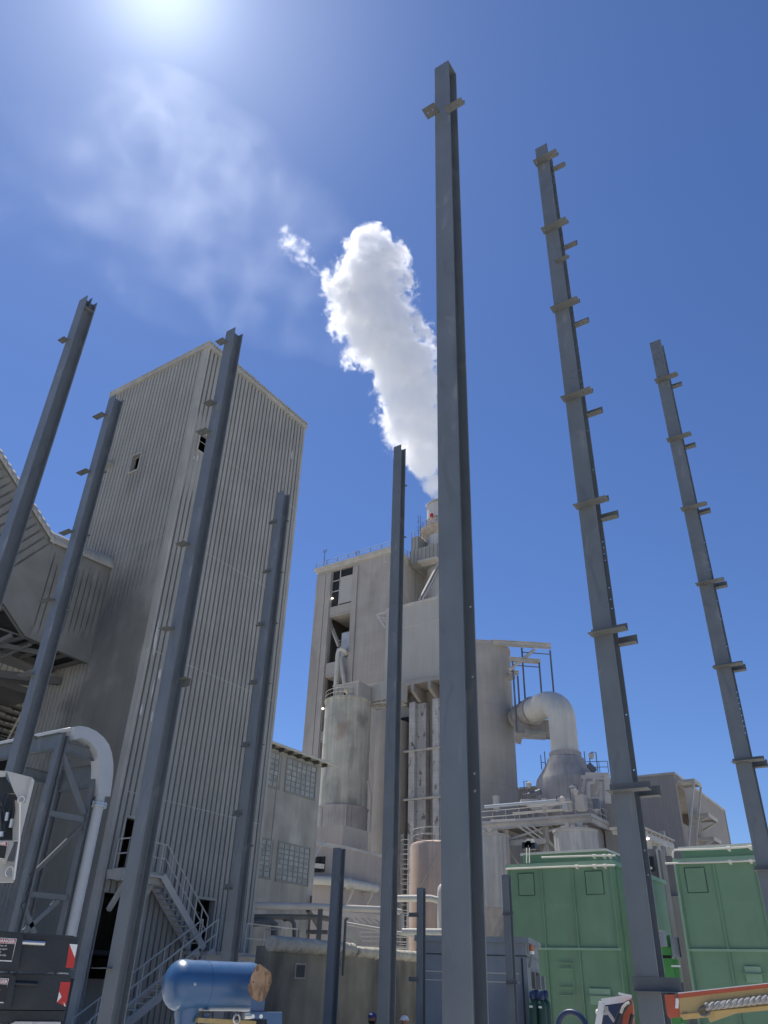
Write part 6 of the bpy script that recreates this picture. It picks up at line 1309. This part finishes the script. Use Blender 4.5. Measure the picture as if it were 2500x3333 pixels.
# ---------------------------------------------------------------- people
def person(hx, hy, ztop, face, lab, hatm, vest, back=False):
    """standing worker; face = heading angle the person looks towards; the whole figure stands on the ground"""
    H = ztop - .03; o = thing('person', lab, 'person', (hx, hy, 0), None)
    f = V((math.cos(face), math.sin(face), 0)); s = V((-f.y, f.x, 0)); u = V((0,0,1)); c = V((hx, hy, 0)); k = H/1.80
    P = lambda a, b, z: c + f*a*k + s*b*k + u*z*k
    J = {'pel': (P(0,0,.95), .15), 'bel': (P(.01,0,1.12), .145), 'che': (P(0,0,1.34), .165), 'nb': (P(0,0,1.49), .075), 'hd0': (P(.02,0,1.58), .075), 'hd1': (P(.03,0,1.68), .088)}
    ed = [('pel','bel'), ('bel','che'), ('che','nb'), ('nb','hd0'), ('hd0','hd1')]
    for sd, n_ in ((1, 'l'), (-1, 'r')):
        J.update({n_+'sh': (P(0,.19*sd,1.42), .07), n_+'el': (P(-.02,.25*sd,1.13), .048), n_+'wr': (P(.08,.26*sd,.88), .034), n_+'pa': (P(.10,.26*sd,.80), .038),
                  n_+'hip': (P(0,.10*sd,.88), .10), n_+'kn': (P(.02,.11*sd,.49), .065), n_+'an': (P(-.02,.12*sd,.09), .048), n_+'to': (P(.15,.13*sd,.04), .04)})
        ed += [('che', n_+'sh'), (n_+'sh', n_+'el'), (n_+'el', n_+'wr'), (n_+'wr', n_+'pa'), ('pel', n_+'hip'), (n_+'hip', n_+'kn'), (n_+'kn', n_+'an'), (n_+'an', n_+'to')]
        for j, (fy, ln) in enumerate(((-.028, .07), (-.010, .085), (.010, .08), (.027, .062))):
            q = P(.12, .26*sd, .77); J[f'{n_}f{j}a'] = (P(.12+fy, .26*sd, .755), .010); J[f'{n_}f{j}b'] = (P(.135+fy, .255*sd, .755-ln*.6), .009); J[f'{n_}f{j}c'] = (P(.12+fy, .235*sd, .755-ln), .008)
            ed += [(n_+'pa', f'{n_}f{j}a'), (f'{n_}f{j}a', f'{n_}f{j}b'), (f'{n_}f{j}b', f'{n_}f{j}c')]
        J[n_+'ta'] = (P(.15, .24*sd, .80), .011); J[n_+'tb'] = (P(.165, .22*sd, .76), .009); ed += [(n_+'pa', n_+'ta'), (n_+'ta', n_+'tb')]
    ks = list(J); me = bpy.data.meshes.new('body'); me.from_pydata([tuple(J[q][0] - c) for q in ks], [(ks.index(a), ks.index(b)) for a, b in ed], [])
    b = bpy.data.objects.new('body', me); sc.collection.objects.link(b); b.parent = o; me.materials.append(M['navy'])
    sk = b.modifiers.new('skin', 'SKIN'); 
    for i, q in enumerate(ks): me.skin_vertices[0].data[i].radius = (J[q][1]*k, J[q][1]*k*(1.0))
    me.skin_vertices[0].data[0].use_root = True; b.modifiers.new('sub', 'SUBSURF').levels = 2; b.modifiers['sub'].render_levels = 2
    # head: egg with brow, nose, eyes, mouth, ears
    hc = P(.03, 0, 1.665); mb = MB(); n, m = 20, 14; vs = []; fs = []
    for i in range(m+1):
        t_ = math.pi*i/m
        for j in range(n):
            a = 2*math.pi*j/n; r = math.sin(t_); z = -math.cos(t_)
            fx = r*math.cos(a)*.098; fy = r*math.sin(a)*.076*(1-.18*max(0,-z)); 
            if math.cos(a) > .9 and -.35 < z < .1: fx += .022
            vs.append(hc + (f*fx + s*fy + u*z*.122)*k)
    for i in range(m):
        for j in range(n): l = (j+1) % n; fs.append((i*n+j, i*n+l, (i+1)*n+l, (i+1)*n+j))
    hd = mb.add(vs, fs).build('head', M['skin'], o, True)
    if not back:
        for sd in (-1, 1): MB().sphere(hc + (f*.088 + s*.032*sd + u*.012)*k, .012, 8, 6).build('eye', M['hair'], o, True)
        MB().sphere(hc + (f*.035 - u*.075)*k, .078*k, 14, 10, (1, .95, .8)).build('beard', M['hair'], o, True)
    for sd in (-1, 1): MB().sphere(hc + (s*.076*sd - u*.01)*k, .026*k, 8, 6, (.7, .5, 1.2)).build('ear', M['skin'], o, True)
    # hat: dome, brim
    mb = MB(); vs = []; fs = []; m = 8
    for i in range(m+1):
        t_ = math.pi/2*i/m
        for j in range(24): a = 2*math.pi*j/24; vs.append(hc + (f*(math.cos(a)*.128*math.cos(t_)) + s*(math.sin(a)*.108*math.cos(t_)) + u*(.045+.098*math.sin(t_)))*k)
    for i in range(m):
        for j in range(24): l = (j+1) % 24; fs.append((i*24+j, i*24+l, (i+1)*24+l, (i+1)*24+j))
    ht = mb.add(vs, fs).build('hard_hat', hatm, o, True)
    mb = MB(); vs = []; 
    for rr2, zz in ((1.0, .045), (1.0, .035)):
        for j in range(24): a = 2*math.pi*j/24; e = 1.12 + (.35 if math.cos(a) > .3 else 0)*math.cos(a); vs.append(hc + (f*(math.cos(a)*.128*e) + s*(math.sin(a)*.108*1.12) + u*(zz - .01*max(0, math.cos(a))))*k)
    fs = [tuple(range(24)), tuple(range(24, 48))[::-1]] + [(j, (j+1) % 24, 24+(j+1) % 24, 24+j) for j in range(24)]
    mb.add(vs, fs).build('brim', hatm, ht)
    if back:
        for sd in (-1, 1): MB().sphere(hc + (-f*.117 + s*.028*sd + u*.055)*k, .018*k, 8, 6, (.6, .8, 1)).build('hat_mark', M['dblue'], ht, True)
    else:
        MB().sphere(hc + (f*.125 + u*.10)*k, .03*k, 10, 6, (.7, 1.6, .8)).build('goggles', M['signw'], ht, True)
        for sd in (-1, 1): MB().tube([hc + (s*.105*sd + u*.04)*k, hc + (s*.085*sd + f*.03 - u*.10)*k], .006, 6).build('chin_strap', M['hair'], ht)
    # vest shell around the torso
    mb = MB(); vs = []; fs = []
    lv_ = ((.93, .19, .145), (1.1, .19, .15), (1.3, .205, .155), (1.42, .20, .13), (1.475, .13, .105), (1.50, .085, .09))
    for z, wy, wx in lv_:
        for j in range(24): a = 2*math.pi*j/24; vs.append(P(math.cos(a)*wx, math.sin(a)*wy, z))
    for i in range(len(lv_)-1):
        for j in range(24): l = (j+1) % 24; fs.append((i*24+j, i*24+l, (i+1)*24+l, (i+1)*24+j))
    mb.add(vs, fs).build('vest', vest, o, True)
    return o
q = PD(*cF(1027, 975), 25.0); person(q.x, q.y, q.z, math.atan2(-q.y, -q.x)-.35, 'bearded worker in a dark blue hard hat and hi-vis vest facing the camera', M['hardblue'], M['hivis'])
q = PD(*cF(1258, 998), 24.5); person(q.x, q.y, q.z, math.atan2(q.y, q.x)+.5, 'worker in a white hard hat seen from behind, right of the bearded worker', M['hardwhite'], M['hivis'], True)
# ---------------------------------------------------------------- steam
def curve_node(n, L, src, pts, lo, hi):
    """map src (0..1) through a float curve whose values are lo..hi"""
    c = n.new('ShaderNodeFloatCurve'); cv = c.mapping.curves[0]
    while len(cv.points) > 2: cv.points.remove(cv.points[1])
    P = [(a, (b-lo)/(hi-lo)) for a, b in pts]
    cv.points[0].location = P[0]; cv.points[1].location = P[-1]
    for a, b in P[1:-1]: cv.points.new(a, b)
    c.mapping.update(); L.new(src, c.inputs['Value'])
    r = n.new('ShaderNodeMapRange'); r.clamp = False; r.inputs[3].default_value = lo; r.inputs[4].default_value = hi
    L.new(c.outputs[0], r.inputs[0]); return r.outputs[0]
def plume(name, lab, base, az, H, axis, rad, dens, freq, amp, edge, aniso=.25, floor_=0.0, yaxis=None, ysq=1.0, detail=7, rough=.55, col=(1, 1, 1), grow=1.5, modlo=.25, rate=1.0):
    """axis: (t, sideways metres), rad: (t, metres) with t = height / H"""
    rot = math.atan2(-math.cos(R(az)), math.sin(R(az)))   # local x points right as seen along az
    mb = MB(); n = 20; m = 18; vs = []; fs = []
    def lerp(T, t):
        for (a, b), (c, d) in zip(T, T[1:]):
            if a <= t <= c: return b + (d-b)*(t-a)/(c-a)
        return T[-1][1]
    for i in range(n+1):
        t = i/n; r = lerp(rad, t)*grow + .4; cx = lerp(axis, t)
        for k in range(m): a = 2*math.pi*k/m; vs.append((cx + r*math.cos(a), r*ysq*math.sin(a), t*H))
    for i in range(n):
        for k in range(m): l = (k+1) % m; fs.append((i*m+k, i*m+l, (i+1)*m+l, (i+1)*m+k))
    fs += [tuple(range(m))[::-1], tuple(n*m+k for k in range(m))]
    mt = bpy.data.materials.new(name); mt.use_nodes = True; nn = mt.node_tree.nodes; L = mt.node_tree.links; nn.clear(); mt.cycles.volume_step_rate = rate
    out = nn.new('ShaderNodeOutputMaterial'); pv = nn.new('ShaderNodeVolumePrincipled'); L.new(pv.outputs[0], out.inputs['Volume'])
    pv.inputs['Color'].default_value = (*col, 1); pv.inputs['Anisotropy'].default_value = aniso
    tcn = nn.new('ShaderNodeTexCoord'); sp = nn.new('ShaderNodeSeparateXYZ'); L.new(tcn.outputs['Object'], sp.inputs[0])
    def mth(op, a, b=None, c=None):
        q = nn.new('ShaderNodeMath'); q.operation = op
        for i, v in enumerate((a, b, c)):
            if v is None: continue
            if isinstance(v, (int, float)): q.inputs[i].default_value = v
            else: L.new(v, q.inputs[i])
        return q.outputs[0]
    t = mth('DIVIDE', sp.outputs[2], H)
    lo = min(b for a, b in axis)-1; hi = max(b for a, b in axis)+1
    cx = curve_node(nn, L, t, axis, lo, hi); r = curve_node(nn, L, t, rad, 0, max(b for a, b in rad)+1)
    dx = mth('SUBTRACT', sp.outputs[0], cx); dy = mth('DIVIDE', sp.outputs[1], ysq)
    d = mth('SQRT', mth('ADD', mth('MULTIPLY', dx, dx), mth('MULTIPLY', dy, dy)))
    f = mth('SUBTRACT', 1.0, mth('DIVIDE', d, r))
    nz = nn.new('ShaderNodeTexNoise'); nz.inputs['Scale'].default_value = freq; nz.inputs['Detail'].default_value = detail; nz.inputs['Roughness'].default_value = rough; nz.inputs['Distortion'].default_value = .3
    L.new(tcn.outputs['Object'], nz.inputs['Vector'])
    g = mth('ADD', f, mth('MULTIPLY', mth('SUBTRACT', nz.outputs['Fac'], .5), amp))
    e = nn.new('ShaderNodeMapRange'); e.inputs[1].default_value = floor_; e.inputs[2].default_value = floor_+edge; e.inputs[3].default_value = 0; e.inputs[4].default_value = dens
    L.new(g, e.inputs[0])
    n2 = nn.new('ShaderNodeTexNoise'); n2.inputs['Scale'].default_value = freq*2.2; n2.inputs['Detail'].default_value = 5; L.new(tcn.outputs['Object'], n2.inputs['Vector'])
    md = nn.new('ShaderNodeMapRange'); md.inputs[1].default_value = .40; md.inputs[2].default_value = .62; md.inputs[3].default_value = modlo; md.inputs[4].default_value = 1.6; L.new(n2.outputs['Fac'], md.inputs[0])
    L.new(mth('MULTIPLY', e.outputs[0], md.outputs[0]), pv.inputs['Density'])
    me = bpy.data.meshes.new(name); me.from_pydata(vs, [], fs); me.materials.append(mt); me.update()
    o = bpy.data.objects.new(name, me); sc.collection.objects.link(o); o.location = base; o.rotation_euler = (0, 0, rot); o['kind'] = 'stuff'
    o['label'] = lab; o['category'] = 'steam'
    return o
c10 = crop(850, 700, 2.3277)
SB = V((sx, sy, zt_ch)); az0 = SAZ
rgt = V((math.sin(R(az0)), -math.cos(R(az0)), 0))
def loc2(u, v):
    p = PD(*c10(u, v), 127.0); d = p - SB; return d.dot(rgt), d.z
rows = [(2165, 1355, 80), (1970, 1290, 125), (1800, 1215, 220), (1600, 1180, 255), (1400, 1155, 270), (1200, 1090, 285), (1000, 985, 330), (800, 880, 320), (600, 810, 330), (400, 835, 265), (240, 850, 210), (110, 800, 70)]
T = []
for v, u, r in rows:
    x0, z0 = loc2(u-r, v); x1, z1 = loc2(u+r, v); T.append(((z0+z1)/2, (x0+x1)/2, (x1-x0)/2))
T[0] = (0.0, 0.0, SR*.9); Hh = T[-1][0]
plume('steam_plume', 'dense white steam column pouring from the chimney and leaning left', SB, az0, Hh, [(z/Hh, x) for z, x, r in T], [(z/Hh, r*(.9 if 0 < z < Hh else 1)) for z, x, r in T], 0.8, .17, 3.6, .3, aniso=.3, rough=.68, grow=1.5, modlo=.02, detail=10, rate=.5)
# thin veil of drifting vapour higher up, and a few loose wisps torn off the plume
vb = PD(330*K, 590*K, 150); 
def loc3(u, v, base, D_): p = PD(u*K, v*K, D_); d = p - base; return d.dot(rg2), d.z
az1 = math.degrees(math.atan2(ray(380*K, 450*K).y, ray(380*K, 450*K).x)); rg2 = V((math.sin(R(az1)), -math.cos(R(az1)), 0))
base2 = PD(470*K, 720*K, 150)
T2 = []
for v, u, r in ((720, 470, 190), (640, 440, 360), (560, 420, 470), (470, 390, 500), (380, 380, 470), (290, 390, 380), (220, 400, 230), (170, 420, 60)):
    x0, z0 = loc3(u-r, v, base2, 150); x1, z1 = loc3(u+r, v, base2, 150); T2.append(((z0+z1)/2, (x0+x1)/2, (x1-x0)/2))
z00 = T2[0][0]; H2 = T2[-1][0]-z00
plume('vapour_veil', 'thin bluish veil of vapour spread across the sky left of the steam column', base2 + V((0,0,z00)), az1, H2, [((z-z00)/H2, x) for z, x, r in T2], [((z-z00)/H2, r) for z, x, r in T2], 0.006, .045, 3.8, 2.2, aniso=.6, ysq=.22, grow=1.3, floor_=.0, detail=12, rough=.76, modlo=.3, col=(.9,.95,1), rate=.6)
base3 = PD(690*K, 592*K, 127); T3 = []
for v, u, r in ((592, 690, 14), (570, 660, 30), (550, 635, 38), (530, 622, 34), (508, 612, 12)):
    x0, z0 = loc3(u-r, v, base3, 127); x1, z1 = loc3(u+r, v, base3, 127); T3.append(((z0+z1)/2, (x0+x1)/2, (x1-x0)/2))
z00 = T3[0][0]; H3 = T3[-1][0]-z00
plume('steam_wisp', 'small torn wisp of white steam floating left of the steam column head', base3 + V((0,0,z00)), az1, H3, [((z-z00)/H3, x) for z, x, r in T3], [((z-z00)/H3, r) for z, x, r in T3], 0.22, .42, 4.2, 1.0, aniso=.4, grow=1.2, floor_=.35, rough=.65)
